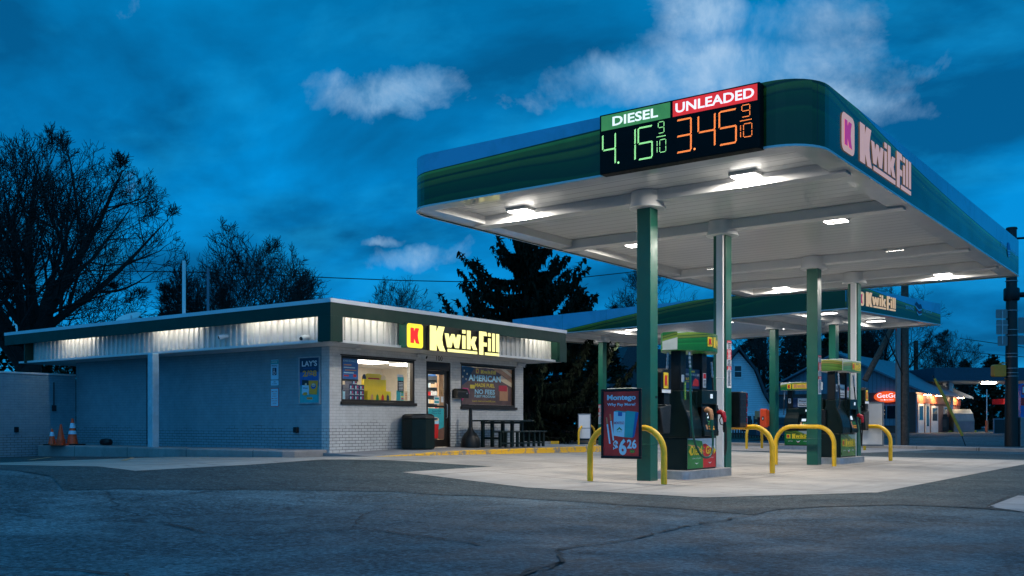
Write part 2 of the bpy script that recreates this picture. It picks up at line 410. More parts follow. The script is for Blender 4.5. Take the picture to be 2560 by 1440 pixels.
def concrete_mat(name, col, joint=3.7, ox=0, oy=0):
    m, t, b = new_mat(name)
    oc = t.N('ShaderNodeTexCoord').outputs['Object']; sx = t.N('ShaderNodeSeparateXYZ'); t.L(oc, sx.inputs[0])
    base = t.ramp(t.noise(oc, 2.2, 6, .7), [(.3, tuple(c * .86 for c in col)), (.7, tuple(c * 1.1 for c in col))])
    st = t.ramp(t.noise(oc, .5, 6, .65, .8), [(.42, 0.0), (.7, .6)])
    base = t.mix(st, base, tuple(c * .5 for c in col))
    oil = t.ramp(t.noise(oc, 1.1, 4, .6, .4), [(.64, 0.0), (.72, .65)])
    base = t.mix(oil, base, tuple(c * .22 for c in col))
    sp = t.ramp(t.noise(oc, 9, 5, .75), [(.60, 0.0), (.68, .8)])
    base = t.mix(t.math('MULTIPLY', sp, .6), base, tuple(c * .35 for c in col))
    base = t.mix(t.ramp(t.noise(oc, 90, 2), [(.3, 0.25), (.7, 0.0)]), base, tuple(c * .5 for c in col))
    j = None
    for a, o in ((0, ox), (1, oy)):
        fr = t.math('FRACT', t.math('DIVIDE', t.math('ADD', sx.outputs[a], 200 + o), joint))
        e = t.math('LESS_THAN', fr, .009)
        j = e if j is None else t.math('MAXIMUM', j, e)
    tm = t.N('ShaderNodeMapping'); tm.inputs['Scale'].default_value = (1.1, .09, 1); t.L(oc, tm.inputs['Vector'])
    tr = t.ramp(t.noise(tm.outputs[0], 1.6, 5, .65), [(.52, 0.0), (.68, .42)]); base = t.mix(tr, base, tuple(c * .4 for c in col))
    base = t.mix(t.math('MULTIPLY', j, .85), base, (.05, .045, .04))
    t.L(base, b.inputs['Base Color'])
    t.L(t.ramp(t.noise(oc, 1.5, 3), [(.3, .6), (.7, .85)]), b.inputs['Roughness']); b.inputs['Specular IOR Level'].default_value = .35
    bp = t.N('ShaderNodeBump', ins={'Strength': .4, 'Distance': .008})
    t.L(t.math('SUBTRACT', t.noise(oc, 70, 3), j), bp.inputs['Height']); t.L(bp.outputs[0], b.inputs['Normal'])
    return m
M['concrete'] = concrete_mat('pale_concrete', (.41, .365, .32))
M['concrete2'] = concrete_mat('grey_concrete', (.34, .32, .31), 2.4)
def kerb_mat():
    m, t, b = new_mat('flaking_yellow_kerb')
    oc = t.N('ShaderNodeTexCoord').outputs['Object']
    f = t.ramp(t.noise(oc, 3.2, 6, .75), [(.42, 0.0), (.5, 1.0)])
    c = t.mix(f, (.24, .22, .2), (.78, .42, .01)); t.L(c, b.inputs['Base Color']); b.inputs['Roughness'].default_value = .7
    return m
M['kerb'] = kerb_mat()
M['grass'] = mat('dark_grass', (.02, .03, .012), .95, var=.5, vscale=3, bump=.6, bscale=15)

# ------------------------------------------------------------------ ground
def sheet(name, poly, m, off=0.0, step=.75, follow=True, zf=None, extra=None):
    bm = bmesh.new()
    bm.faces.new([bm.verts.new((p[0], p[1], 0)) for p in poly])
    xs = [p[0] for p in poly]; ys = [p[1] for p in poly]
    def cuts(lo, hi, n):
        k = math.ceil(lo / step)
        while k * step < hi:
            co = (k * step, 0, 0) if n[0] else (0, k * step, 0)
            bmesh.ops.bisect_plane(bm, geom=bm.verts[:] + bm.edges[:] + bm.faces[:], plane_co=co, plane_no=n, dist=1e-5); k += 1
    if follow:
        cuts(max(min(xs), -36), min(max(xs), 4), (1, 0, 0)); cuts(max(min(ys), 4), min(max(ys), 76), (0, 1, 0))
    z = zf or gz
    for v in bm.verts: v.co.z = z(v.co.x, v.co.y) + off
    bm.normal_update()
    if bm.faces and sum(f.normal.z for f in bm.faces) < 0: bmesh.ops.reverse_faces(bm, faces=bm.faces[:])
    me = bpy.data.meshes.new(name); bm.to_mesh(me); bm.free(); me.materials.append(m)
    o = bpy.data.objects.new(name, me); COL.objects.link(o); return struct(o)
sheet('ground', [(-420, -60), (320, -60), (320, 520), (-420, 520)], M['asphalt_old'], 0, 1.5)
# newer asphalt laid round the pad and in front of the shop
front = [onz(u, v, z) for u, v, z in ((-700, 1196, .16), (-250, 1194, .18), (0, 1190, .2), (128, 1196, .22), (160, 1214, .22), (300, 1213, .2), (520, 1209, .2), (760, 1211, .16),
         (1000, 1219, .1), (1220, 1232, .05), (1450, 1252, .02), (1690, 1272, 0), (1885, 1288, 0), (1935, 1276, 0), (2050, 1268, 0), (2250, 1263, 0), (2420, 1270, 0), (2700, 1292, 0), (3300, 1330, 0))]
sheet('driveway', front + [(9, 33), (-2, 36.5), (-14.2, 36.5), (-14.2, 14), (-16.2, 14.2), (-30, 14.2), (-44, 10)], M['asphalt_new'], .006)
# concrete pad of the pump islands, joined to the walk strip by the shop
pad = [(-11.85, 12.9), (-5.85, 12.32), (-4.25, 14.7), (-4.35, 30.2), (-14.82, 31.5), (-14.82, 15.4), (-16.35, 15.3), (-16.3, 14.25), (-20.4, 14.22), (-20.2, 12), (-19.6, 9.0), (-13.95, 9.05),
       (-14.2, 11.6), (-14.6, 13.6), (-14.05, 14.75), (-11.95, 15.6)]
sheet('concrete_apron', pad, M['concrete'], .012)
C2 = (-18.1, 38.9); C2A = R(-8.9)
def c2(x, y): return (C2[0] + x*math.cos(C2A) - y*math.sin(C2A), C2[1] + x*math.sin(C2A) + y*math.cos(C2A))
sheet('concrete_pad', [c2(-8, -3.4), c2(8.2, -3.4), c2(8.2, 3.6), c2(-8, 3.6)], M['concrete2'], .010)
sheet('road', [(-140, 60), (-36, 46.5), (-13.6, 43.2), (-6, 40.0), (18, 27.5), (60, 5), (90, 30), (40, 48), (-4, 62), (-40, 66), (-140, 82)], M['road'], .008)
sheet('forecourt', [(-50, 67), (-40, 66.3), (-4, 62.5), (40, 48.5), (120, 60), (120, 130), (-50, 130)], M['asphalt_new'], .010)
# cracks in the old asphalt: jagged filled seams
def crack_strip(pts, w, seed):
    rnd = random.Random(seed); mb = MB(); P = []
    for (a, b) in zip(pts, pts[1:]):
        n = max(2, int(math.dist(a, b) / .12))
        for k in range(n):
            t = k / n; P.append((a[0] + (b[0]-a[0])*t + rnd.gauss(0, .022), a[1] + (b[1]-a[1])*t + rnd.gauss(0, .022)))
    P.append(pts[-1]); prev = None
    for i, p in enumerate(P):
        q = P[min(i+1, len(P)-1)]; o = P[max(i-1, 0)]
        d = Vector((q[0]-o[0], q[1]-o[1])).normalized(); nn = Vector((-d.y, d.x)) * w * rnd.uniform(.25, 1.2)
        z = gz(p[0], p[1]) + .011
        cur = (mb.V((p[0]+nn.x, p[1]+nn.y, z)), mb.V((p[0]-nn.x, p[1]-nn.y, z)))
        if prev: mb.F((prev[0], prev[1], cur[1], cur[0]))
        prev = cur
    return mb
def px_line(*p): return [onz(u, v, 0) for u, v in p]
cr = MB()
for i, (ln, w) in enumerate(((px_line((1180, 1470), (1330, 1432), (1405, 1408), (1398, 1375), (1480, 1362), (1570, 1352), (1690, 1322), (1800, 1302), (1890, 1288)), .019),
        (px_line((1290, 1446), (1345, 1420), (1405, 1408)), .016),
        (px_line((-60, 1300), (140, 1288), (330, 1270), (520, 1250), (760, 1226), (900, 1214)), .016),
        (px_line((410, 1310), (560, 1340), (760, 1332), (900, 1322), (1060, 1340), (1200, 1362), (1398, 1375)), .015),
        (px_line((880, 1320), (905, 1290), (960, 1272), (1080, 1262)), .012),
        (px_line((-40, 1420), (180, 1425), (300, 1440), (420, 1460)), .018),
        (px_line((2470, 1272), (2500, 1250), (2560, 1232), (2640, 1222)), .02),
        (px_line((2050, 1268), (2250, 1263), (2420, 1270), (2600, 1280)), .012))):
    q = crack_strip(ln, w, i); b0 = len(cr.v)
    cr.v += q.v
    for f in q.f: cr.F([k + b0 for k in f])
struct(cr.build('ground_cracks', M['crack']))
# pale patch of old concrete at the right edge
sheet('concrete_patch', [onz(2470, 1268, 0), onz(2540, 1278, 0), onz(2640, 1296, 0), onz(2700, 1250, 0), onz(2545, 1240, 0)], M['concrete2'], .008)
# parking lines left of the shop
pl = MB()
for x, y in ((-24.0, 13.2), (-20.6, 13.3)):
    for a, b, w in (((x, y), (x + 2.6, y - 1.9), .05),):
        d = Vector((b[0]-a[0], b[1]-a[1])).normalized(); n = Vector((-d.y, d.x)) * w
        pl.face([(a[0]+n.x, a[1]+n.y, gz(*a)+.018), (a[0]-n.x, a[1]-n.y, gz(*a)+.018), (b[0]-n.x, b[1]-n.y, gz(*b)+.018), (b[0]+n.x, b[1]+n.y, gz(*b)+.018)])
struct(pl.build('road_marking', M['tan']))

# walk, kerb and platform round the shop
def walk_z(x, y):
    lo = .30 + .07 * smooth01((y - 15.2) / 3.0); hi = .355 + .05 * smooth01((y - 15.2) / 3.0)
    t = (x + 16.4) / 1.6
    return hi + (lo - hi) * max(0, min(1, t))
wk = MB(); N = 26
def wy(k): return 15.32 + (24.6 - 15.32) * k / N
for k in range(N):
    a, b = wy(k), wy(k + 1)
    wk.face([(-16.45, a, walk_z(-16.4, a)), (-14.95, a, walk_z(-14.95, a)), (-14.95, b, walk_z(-14.95, b)), (-16.45, b, walk_z(-16.4, b))])
wk.face([(-16.45, 15.32, .2), (-14.95, 15.32, .2), (-14.95, 15.32, walk_z(-14.95, 15.32)), (-16.45, 15.32, walk_z(-16.4, 15.32))])
struct(wk.build('pavement', M['concrete2']))
kb = MB()
for k in range(N):
    a, b = wy(k), wy(k + 1)
    for y0, y1 in ((a, b),):
        za, zb = walk_z(-14.9, a) + .004, walk_z(-14.9, b) + .004
        kb.face([(-14.95, a, za), (-14.80, a, za - .004), (-14.80, b, zb - .004), (-14.95, b, zb)], 1)
        kb.face([(-14.80, a, za - .004), (-14.775, a, .05), (-14.775, b, .05), (-14.80, b, zb - .004)])
        kb.face([(-14.802, a, za + .0), (-14.79, a, za - .03), (-14.79, b, zb - .03), (-14.802, b, zb)])
kb.face([(-14.95, 24.6, .1), (-14.775, 24.6, .05), (-14.80, 24.6, walk_z(-14.9, 24.6)), (-14.95, 24.6, walk_z(-14.9, 24.6) + .004)])
struct(kb.build('kerb', [M['kerb'], M['kerb']]))
pf = MB()
pf.prism([(-26.65, 14.3), (-16.62, 14.3), (-16.46, 14.5), (-16.46, 15.46), (-26.65, 15.46)], .05, .43)
struct(pf.build('kerb_platform', M['concrete2'], bevel=.03))
# far kerb by the road
fk = MB()
line = [(-36, 46.0), (-13.6, 42.9), (-6.1, 39.6), (18, 27.2), (50, 10)]
for a, b in zip(line, line[1:]):
    d = Vector((b[0]-a[0], b[1]-a[1])).normalized(); n = Vector((-d.y, d.x)) * .35
    A = [(a[0]-n.x, a[1]-n.y), (b[0]-n.x, b[1]-n.y), (b[0]+n.x, b[1]+n.y), (a[0]+n.x, a[1]+n.y)]
    fk.prism(A, -.05, .13)
struct(fk.build('kerb_road', M['concrete2'], bevel=.02))

# ------------------------------------------------------------------ the shop's word mark (flat letter shapes, unit height)
LOGO = [[(0,1),(.40,1),(.40,.78),(.52,1),(.92,1),(.83,.8),(.78,.62),(.77,.46),(.82,.25),(.98,0),(.60,0),(.42,.27),(.42,0),(0,0)],
    [(.91,.75),(1.17,.75),(1.23,.56),(1.34,.75),(1.54,.75),(1.64,.56),(1.72,.75),(1.96,.75),(1.84,.18),(1.57,.18),(1.44,.46),(1.35,.18),(1.07,.18)],
    [(2.04,.97),(2.27,.97),(2.27,.82),(2.04,.82)], [(2.04,.74),(2.27,.74),(2.27,.18),(2.04,.18)],
    [(2.35,.97),(2.61,.97),(2.61,.54),(2.75,.74),(3.03,.74),(2.88,.47),(3.06,.18),(2.77,.18),(2.61,.42),(2.61,.18),(2.35,.18)],
    [(1.10,.12),(3.06,.12),(3.06,0),(1.10,0)],
    [(3.18,1),(3.68,1),(3.74,.82),(3.48,.82),(3.48,.54),(3.72,.54),(3.72,.37),(3.48,.37),(3.48,0),(3.18,0)],
    [(3.80,.97),(4.0,.97),(4.0,.82),(3.80,.82)], [(3.80,.74),(4.0,.74),(4.0,.18),(3.80,.18)],
    [(4.09,.97),(4.30,.97),(4.30,.18),(4.09,.18)], [(4.38,.97),(4.60,.97),(4.60,.18),(4.38,.18)],
    [(3.58,.12),(4.6,.12),(4.6,0),(3.58,0)]]
BIGK = [(0,1),(.38,1),(.42,.80),(.56,1),(1.0,1),(.88,.75),(.84,.5),(.9,.25),(1.05,-.03),(.62,0),(.42,.3),(.40,0),(0,0)]
def wordmark(mb, x, z, w, h, y=0, m=0, dy=0, bend=None):
    """letters from x, z; dy > 0 gives them thickness"""
    for p in LOGO:
        q = [(x + a / 4.6 * w, z + b * h) for a, b in p]
        if bend:
            mb.face([(a, bend(a) - .006, b) for a, b in q], m)
        elif dy: mb.prism(q, y, y + dy, 'y', m)
        else: mb.plate(q, y, m)
def kbadge(mb, x0, x1, z0, z1, y, my, mk, bend=None, r=.16):
    w, h = x1 - x0, z1 - z0
    o = rr(x0, x1, z0, z1, r * w)
    k = [(x0 + w*(.2 + .56*a), z0 + h*(.17 + .66*b)) for a, b in BIGK]
    f = (lambda a, d: bend(a) - d) if bend else (lambda a, d: y - d)
    mb.face([(a, f(a, .006), b) for a, b in o], my); mb.face([(a, f(a, .012), b) for a, b in k], mk)

# ------------------------------------------------------------------ canopies
def canopy(label, loc, rz, hx, hy, z0, z1, cols, colw, sgn, bfun, radius, coly=0.0):
    """local X = long axis; -Y the long face the camera sees; returns the root. bfun(face, distance from the face's start) = print edge height"""
    root = thing('fuel_canopy', label, 'canopy', loc, rz)
    # fascia outline, counter-clockwise from the front-left corner
    def arc(cx, cy, a0, r):
        return [(cx + r*math.cos(R(a0 + 90*k/8)), cy + r*math.sin(R(a0 + 90*k/8))) for k in range(9)]
    rl, rrr = radius
    P = []
    P += arc(-hx + rl, -hy + rl, 180, rl) if rl else [(-hx, -hy)]
    P += arc(hx - rrr, -hy + rrr, 270, rrr) if rrr else [(hx, -hy)]
    P += arc(hx - rrr, hy - rrr, 0, rrr) if rrr else [(hx, hy)]
    P += arc(-hx + rl, hy - rl, 90, rl) if rl else [(-hx, hy)]
    fa = MB(); n = len(P)
    def bval(p, q):
        mx, my = (p[0]+q[0])/2, (p[1]+q[1])/2
        d = Vector((q[0]-p[0], q[1]-p[1])).normalized(); nx, ny = d.y, -d.x
        face = '-y' if ny < -.8 else ('-x' if nx < -.8 else ('+x' if nx > .8 else ('+y' if ny > .8 else 'c')))
        return face
    for k in range(n):
        p, q = P[k], P[(k+1) % n]
        fc = bval(p, q); seg = max(1, int(math.dist(p, q) / .5))
        for i in range(seg):
            a = (p[0]+(q[0]-p[0])*i/seg, p[1]+(q[1]-p[1])*i/seg); b = (p[0]+(q[0]-p[0])*(i+1)/seg, p[1]+(q[1]-p[1])*(i+1)/seg)
            ba, bb = bfun(fc, a), bfun(fc, b)
            fa.face([(a[0],a[1],z0),(b[0],b[1],z0),(b[0],b[1],z1),(a[0],a[1],z1)], 0, [(ba,0),(bb,0),(bb,1),(ba,1)])
    fa.build('fascia', M['swoosh'], root, smooth=True, angle=35)
    # top skin and coping
    tp = MB(); tp.face([(p[0]*.998, p[1]*.998, z1 - .06) for p in P]); tp.build('roof', M['white_trim'], root)
    # soffit ring, step and deck
    zr = z0 + .015; zd = z0 + .17; ring = .42
    def inset(p, d):
        return (max(-hx + d, min(hx - d, p[0])), max(-hy + d, min(hy - d, p[1])))
    rg = MB()
    for k in range(n):
        p, q = P[k], P[(k+1) % n]; p1, q1 = inset(p, ring), inset(q, ring)
        rg.face([(p[0],p[1],zr),(p1[0],p1[1],zr),(q1[0],q1[1],zr),(q[0],q[1],zr)])
        if math.dist(p1, q1) > 1e-4: rg.face([(p1[0],p1[1],zr),(p1[0],p1[1],zd+.02),(q1[0],q1[1],zd+.02),(q1[0],q1[1],zr)])
        # thin bright drip edge under the wrap
        po, qo = (p[0]*1.0015, p[1]*1.0025), (q[0]*1.0015, q[1]*1.0025)
        rg.face([(po[0],po[1],z0-.012),(qo[0],qo[1],z0-.012),(qo[0],qo[1],z0+.02),(po[0],po[1],z0+.02)])
        rg.face([(po[0],po[1],z0-.012),(p[0]*.997,p[1]*.995,z0-.012),(q[0]*.997,q[1]*.995,z0-.012),(qo[0],qo[1],z0-.012)])
    rg.build('soffit_trim', M['trim_gloss'], root)
    dk = MB(); d = ring - .03
    dk.face([(-hx+d,-hy+d,zd),(-hx+d,hy-d,zd),(hx-d,hy-d,zd),(hx-d,-hy+d,zd)]); dk.build('ceiling_deck', M['deck'], root)
    for cx in cols:
        bm_ = MB(); bm_.box(cx-.11, cx+.11, -hy+.16, hy-.16, zr-.03, zd-.002); bm_.box(cx-.15, cx+.15, -hy+.16, hy-.16, zr-.045, zr-.029)
        bm_.build('beam', M['white'], root, bevel=.008)
        c = MB(); w = colw/2; c.box(cx-w, cx+w, coly-w, coly+w, 0, z0-.04); c.box(cx-w-.006, cx+w+.006, coly-w-.006, coly+w+.006, 0.64, .655)
        co = c.build('column', M['green'], root, bevel=.012)
        k = MB(); k.at((cx, coly, 0)); k.lathe([(.27, z0+.16), (.275, z0+.0), (.29, z0-.06), (.31, z0-.10), (.31, z0-.125), (.2, z0-.13)], 16, sx=1.15, sy=1.0)
        k.build('collar', M['white'], co, smooth=True)
    return root
C1 = (-8.53, 21.14)
def b1(face, p):
    x, y = p                                   # local: x along world y, y against world x
    if face == '-y' : s = x + 7.75; return .48 + .74*math.exp(-s/6)
    if face == '-x' or face == 'c':
        if x < 0:
            s = y + 3.79; return .93 - .037*s + .3*max(0, 1 - s/2.6)
    return .45
can1 = canopy('large green and white canopy over the two nearest pumps, with the price sign', (C1[0], C1[1], 0), R(90), 7.75, 3.79, 4.88, 5.81,
       [15.43-21.14, 18.55-21.14, 23.82-21.14, 26.94-21.14], .27, 1, b1, (.66, .04), -.13)
def b2(face, p):
    x, y = p
    if face == '-y' : s = x + 8; return -.28 + .15*s - .002*s*s
    if face == '+x': s = y + 3.95; return 1.2 - .12*s + .004*s*s
    return .3
can2 = canopy('smaller looking green and white canopy beyond the shop and the pumps', (C2[0], C2[1], 0), C2A, 8.0, 3.95, 4.9, 5.72,
       [-5.8, -3.2, 3.1, 5.65], .27, 1, b2, (.05, .05), -.25)
# white downspouts and warning notices on columns, word marks on the canopy ends
def notice(mb, x0, x1, z0, z1, y, seed=1):
    rnd = random.Random(seed); H = z1 - z0
    mb.rect(x0, x1, z0, z1, y, 0)
    for a, b in ((.95, 1.0), (.60, .82), (.38, .46)): mb.rect(x0, x1, z0 + a*H, z0 + b*H, y - .003, 1)
    z = z1 - .03
    while z > z0 + .03:
        f = (z - z0) / H
        inred = .95 < f or .60 < f < .82 or .38 < f < .46
        w = rnd.uniform(.55, .85) * (x1 - x0) / 2; cx = (x0 + x1) / 2
        mb.rect(cx - w, cx + w, z - .007, z + .004, y - .006, 0 if inred else 2); z -= .026
cols1 = [o for o in can1.children if o.name.startswith('column')]
cols2 = [o for o in can2.children if o.name.startswith('column')]
LX = [15.43-21.14, 18.55-21.14, 23.82-21.14, 26.94-21.14]
for i in (1, 3):
    mb = MB(); mb.at((LX[i], -.13, 0)); mb.box(-.215, -.138, -.10, .04, .02, 4.76); mb.box(-.22, -.132, -.105, .045, 1.9, 1.93); mb.box(-.22, -.132, -.105, .045, 3.4, 3.43)
    mb.build('downspout', M['white'], cols1[i], bevel=.01)
for i in (1, 2):
    mb = MB(); mb.at((LX[i], -.13, 0)); notice(mb, -.10, .11, 1.72, 2.66, -.139, i)
    mb.build('notice', [M['pwhite'], M['pred'], M['pblack']], cols1[i])
mb = MB(); mb.at((-5.8, -.25, 0)); notice(mb, -.11, .11, 1.0, 1.9, -.139, 7); mb.build('notice', [M['pwhite'], M['pred'], M['pblack']], cols2[0])
M['faded_cream'] = glow('lit_faded_cream', (1, .52, .38), .42, (.7, .5, .4), .06); M['tan_lit'] = glow('lit_tan', (1, .60, .28), .55, (.7, .5, .3), .06)
M['faded_magenta'] = glow('lit_faded_magenta', (.8, .03, .3), .4, (.5, .05, .22), .08); M['crimson_lit'] = glow('lit_crimson', (.7, .02, .1), .4, (.5, .04, .1), .06)
def end_logo(root, mats, x0, k0, z0, h, w, y, badge, rz=0, loc=(0, 0, 0)):
    mb = MB(); mb.at(loc, rz); kbadge(mb, x0, x0 + badge, z0 - .01, z0 + h*.93, y, 0, 1, r=.2); mb.build('badge', mats, root)
    mb = MB(); mb.at(loc, rz); wordmark(mb, k0, z0, w, h, y - .006, 0); mb.build('lettering', mats[0], root)
    # small flag emblem with a word either side comes next
    mb = MB(); mb.at(loc, rz); return mb
mb = end_logo(can1, [M['faded_cream'], M['faded_magenta']], 14.57 - 21.14, 15.43 - 21.14, 5.03, .6, 2.91, -3.795, .6)
ex = 6.3
mb.disc(ex, 5.36, .2, .19, -3.801, 3); 
for k in range(3): mb.plate([(ex-.2+.05*k, 5.30-.06*k), (ex+.2-.03*k, 5.34-.06*k), (ex+.2-.03*k, 5.37-.06*k), (ex-.2+.05*k, 5.33-.06*k)], -3.806, 4)
mb.text('SERVING', ex-1.0, 5.32, .12, .7, 0, 'L', -3.801, 4); mb.text('AMERICA', ex+.28, 5.32, .12, .75, 0, 'L', -3.801, 4)
mb.build('emblem', [M['pwhite'], M['pwhite'], M['pwhite'], M['pblue'], M['pcyan']], can1)
mb = end_logo(can2, [M['tan_lit'], M['crimson_lit']], -3.15, -2.5, 5.1, .5, 2.35, -.006, .5, R(90), (8.0, 0, 0))
ex = 1.85
fl = [(ex-.34, 5.52), (ex-.2, 5.62), (ex+.02, 5.52), (ex+.2, 5.56), (ex+.3, 5.42), (ex+.26, 5.18), (ex+.1, 5.08), (ex-.1, 5.12), (ex-.22, 5.3)]
mb.plate(fl, -.010, 3)
for k in range(3): mb.plate([(ex-.3+.06*k, 5.42-.11*k), (ex+.0, 5.28-.09*k), (ex+.27, 5.34-.09*k), (ex+.27, 5.38-.09*k), (ex, 5.33-.09*k), (ex-.3+.06*k, 5.47-.11*k)], -.014, 4 if k != 1 else 5)
mb.text('SERVING', ex-1.15, 5.27, .13, .72, 0, 'L', -.010, 4); mb.text('AMERICA', ex+.42, 5.27, .13, .78, 0, 'L', -.010, 4)
mb.build('emblem', [M['pwhite'], M['pwhite'], M['pwhite'], M['pnavy'], M['pcyan'], M['pred']], can2)
# canopy lights
def light_fixture(label, lens, group, lx=.40, ly=.28, watts=195):
    r = thing('canopy_light', label, 'light', (0, 0, 0), 0, group)
    h = MB(); h.box(-lx/2-.03, lx/2+.03, -ly/2-.03, ly/2+.03, .045, .10); h.box(-.125, .125, -.065, .065, .020, .046); h.build('housing', M['white_trim'], r, bevel=.012)
    l = MB(); t = .068; h_ = .018
    l.box(-lx/2, lx/2, -ly/2, -ly/2+t, .025, .025+h_); l.box(-lx/2, lx/2, ly/2-t, ly/2, .025, .025+h_)
    l.box(-lx/2, -lx/2+t, -ly/2+t, ly/2-t, .0255, .025+h_); l.box(lx/2-t, lx/2, -ly/2+t, ly/2-t, .0255, .025+h_)
    l.build('lens', lens, r)
    la = bpy.data.lights.new('lamp', 'AREA'); la.shape = 'RECTANGLE'; la.size = lx; la.size_y = ly; la.energy = watts; la.color = (1, .935, .84)
    lo = bpy.data.objects.new('lamp', la); COL.objects.link(lo); lo.parent = r; lo.location = (0, 0, .018); return r
names1 = ['front right light under the big canopy, nearest the rounded corner', 'front left light under the big canopy, below the price sign', 'second light of the right hand row under the big canopy',
          'second light of the left hand row, beside the first column', 'third light of the right row under the big canopy, by the wall of blue print', 'third light of the left row, seen beside the white downspout',
          'last light of the right row at the far end of the big canopy', 'last light of the left row at the far end of the big canopy']
f0 = light_fixture(names1[0], M['lens'], 'lights under the big canopy')
k = 0
for y in (15.18, 19.6, 23.85, 28.25):
    for x in (-6.47, -10.95):
        if k == 0: f0.location = (x, y, 4.955); f0.rotation_euler.z = 0
        else: dup(f0, (x, y, 4.955), 0, names1[k])
        k += 1
names2 = ['far canopy light at the left end, rear row', 'far canopy light at the left end, front row', 'far canopy light left of centre, rear row', 'far canopy light left of centre, front row',
          'far canopy light right of centre, rear row', 'far canopy light right of centre, front row', 'far canopy light at the right end, rear row', 'far canopy light at the right end, front row']
f1 = light_fixture(names2[0], M['lens2'], 'lights under the far canopy', .6, .34, 85)
k = 0
for x in (-6.3, -2.6, 2.4, 6.3):
    for y in (1.9, -2.0):
        p = c2(x, y)
        if k == 0: f1.location = (p[0], p[1], 4.975); f1.rotation_euler.z = C2A
        else: dup(f1, (p[0], p[1], 4.975), C2A, names2[k])
        k += 1

# ------------------------------------------------------------------ price sign on the front fascia
ps = thing('price_sign', 'black electronic fuel price board with green and red headers on the canopy edge', 'sign', (-8.04, 13.40, 4.86), 0)
W, H = 2.60, .92
mb = MB(); mb.box(0, W, -.16, .03, 0, H); mb.build('cabinet', M['led_face'], ps, bevel=.01)
def dots(mb, x0, x1, z0, z1, y, m=0, rows=2, pitch=.0165, s=.0078):
    horiz = (x1 - x0) > (z1 - z0)
    L = (x1 - x0) if horiz else (z1 - z0); n = max(1, int(L / pitch))
    for r in range(rows):
        off = (r - (rows - 1) / 2) * pitch * .8
        for i in range(n):
            t = (i + .5 + (.5 if r % 2 else 0)) / n * L
            if t > L + .004: continue
            x, z = (x0 + t, (z0 + z1) / 2 + off) if horiz else ((x0 + x1) / 2 + off, z0 + t)
            mb.plate([(x - s, z), (x, z - s), (x + s, z), (x, z + s)], y, m)
SEG = {'0': 'abcdef', '1': 'bc', '3': 'abcdg', '4': 'bcfg', '5': 'acdfg', '9': 'abcdfg'}
def digit(mb, ch, x0, x1, z0, z1, y, m=0, rows=2):
    zm = (z0 + z1) / 2; g = .008
    if ch == '1': x0 = x1 - .001
    for s_ in SEG[ch]:
        if s_ == 'a': dots(mb, x0+g, x1-g, z1-.001, z1, y, m, rows)
        if s_ == 'd': dots(mb, x0+g, x1-g, z0, z0+.001, y, m, rows)
        if s_ == 'g': dots(mb, x0+g, x1-g, zm-.0005, zm+.0005, y, m, rows)
        if s_ == 'b': dots(mb, x1-.001, x1, zm+g, z1-g, y, m, rows)
        if s_ == 'c': dots(mb, x1-.001, x1, z0+g, zm-g, y, m, rows)
        if s_ == 'f': dots(mb, x0, x0+.001, zm+g, z1-g, y, m, rows)
        if s_ == 'e': dots(mb, x0, x0+.001, z0+g, zm-g, y, m, rows)
def price(name, xs, txt, m, head, hx0, hx1, word, hm):
    h = MB(); h.rect(hx0, hx1, H*.725, H*.975, -.163); ho = h.build('header_panel', M[hm], ps)
    l = MB(); l.text(word, (hx0+hx1)/2, H*.775, H*.155, (hx1-hx0)*(.66 if word == 'DIESEL' else .93), .022, 'C', -.167); l.build('lettering', M['led_white'], ho)
    z0, z1 = H*.14, H*.655
    for k, ((a, b), ch) in enumerate(zip(xs[:3], txt)):
        d = MB(); digit(d, ch, a*W, b*W, z0, z1, -.163)
        d.build('price_digit', M[m], ps)
    d = MB(); d.disc(xs[3]*W, z0 + .01, .016, .016, -.163); d.build('decimal_point', M[m], ps)
    a, b = xs[4]; a *= W; b *= W; zm = (z0+z1)/2 + .03
    d = MB(); digit(d, '9', a+.03, b-.03, zm+.07, z1+.03, -.163, 0, 1); d.build('fraction_digit', M[m], ps)
    d = MB(); dots(d, a, b, zm+.02, zm+.021, -.163, 0, 1); d.build('fraction_bar', M[m], ps)
    d = MB(); digit(d, '1', a, a+.012, z0+.05, zm-.03, -.163, 0, 1); d.build('fraction_digit', M[m], ps)
    d = MB(); digit(d, '0', a+.055, b, z0+.05, zm-.03, -.163, 0, 1); d.build('fraction_digit', M[m], ps)
price('diesel', [(.022,.108),(.225,.241),(.262,.352),.129,(.38,.44)], '415', 'dot_green', 0, .012*W, .468*W, 'DIESEL', 'led_green')
price('unleaded', [(.508,.597),(.642,.741),(.768,.866),.619,(.888,.957)], '345', 'dot_orange', 0, .484*W, .988*W, 'UNLEADED', 'led_red')

# ------------------------------------------------------------------ shop
SX, SY = -16.4, 15.46
shop = thing('shop_building', 'low white painted brick shop with a flat green edged roof and lit front windows', 'building', (SX, SY, .35))
def ws(): m = MB(); m.at((-SX, -SY, -.35)); return m       # world coordinates -> shop's own
L_END, R_END, BACK = -26.72, 22.86, 24.0
w = ws(); zt, zb, tk = 2.95, .1, .25
def fw(y0, y1, z0, z1): w.box(SX - tk, SX, y0, y1, z0, z1)
W1, DR, W2 = (15.82, 18.29, 1.51, 2.55), (18.72, 19.67, .41, 2.57), (20.08, 22.48, 1.46, 2.57)
fw(SY, W1[0], zb, zt); fw(W1[0], W1[1], zb, W1[2]); fw(W1[0], W1[1], W1[3], zt); fw(W1[1], DR[0], zb, zt); fw(DR[0], DR[1], zb, .405); fw(DR[0], DR[1], DR[3], zt)
fw(DR[1], W2[0], zb, zt); fw(W2[0], W2[1], zb, W2[2]); fw(W2[0], W2[1], W2[3], zt); fw(W2[1], R_END, zb, zt)
w.build('front_wall', M['brick'], shop)
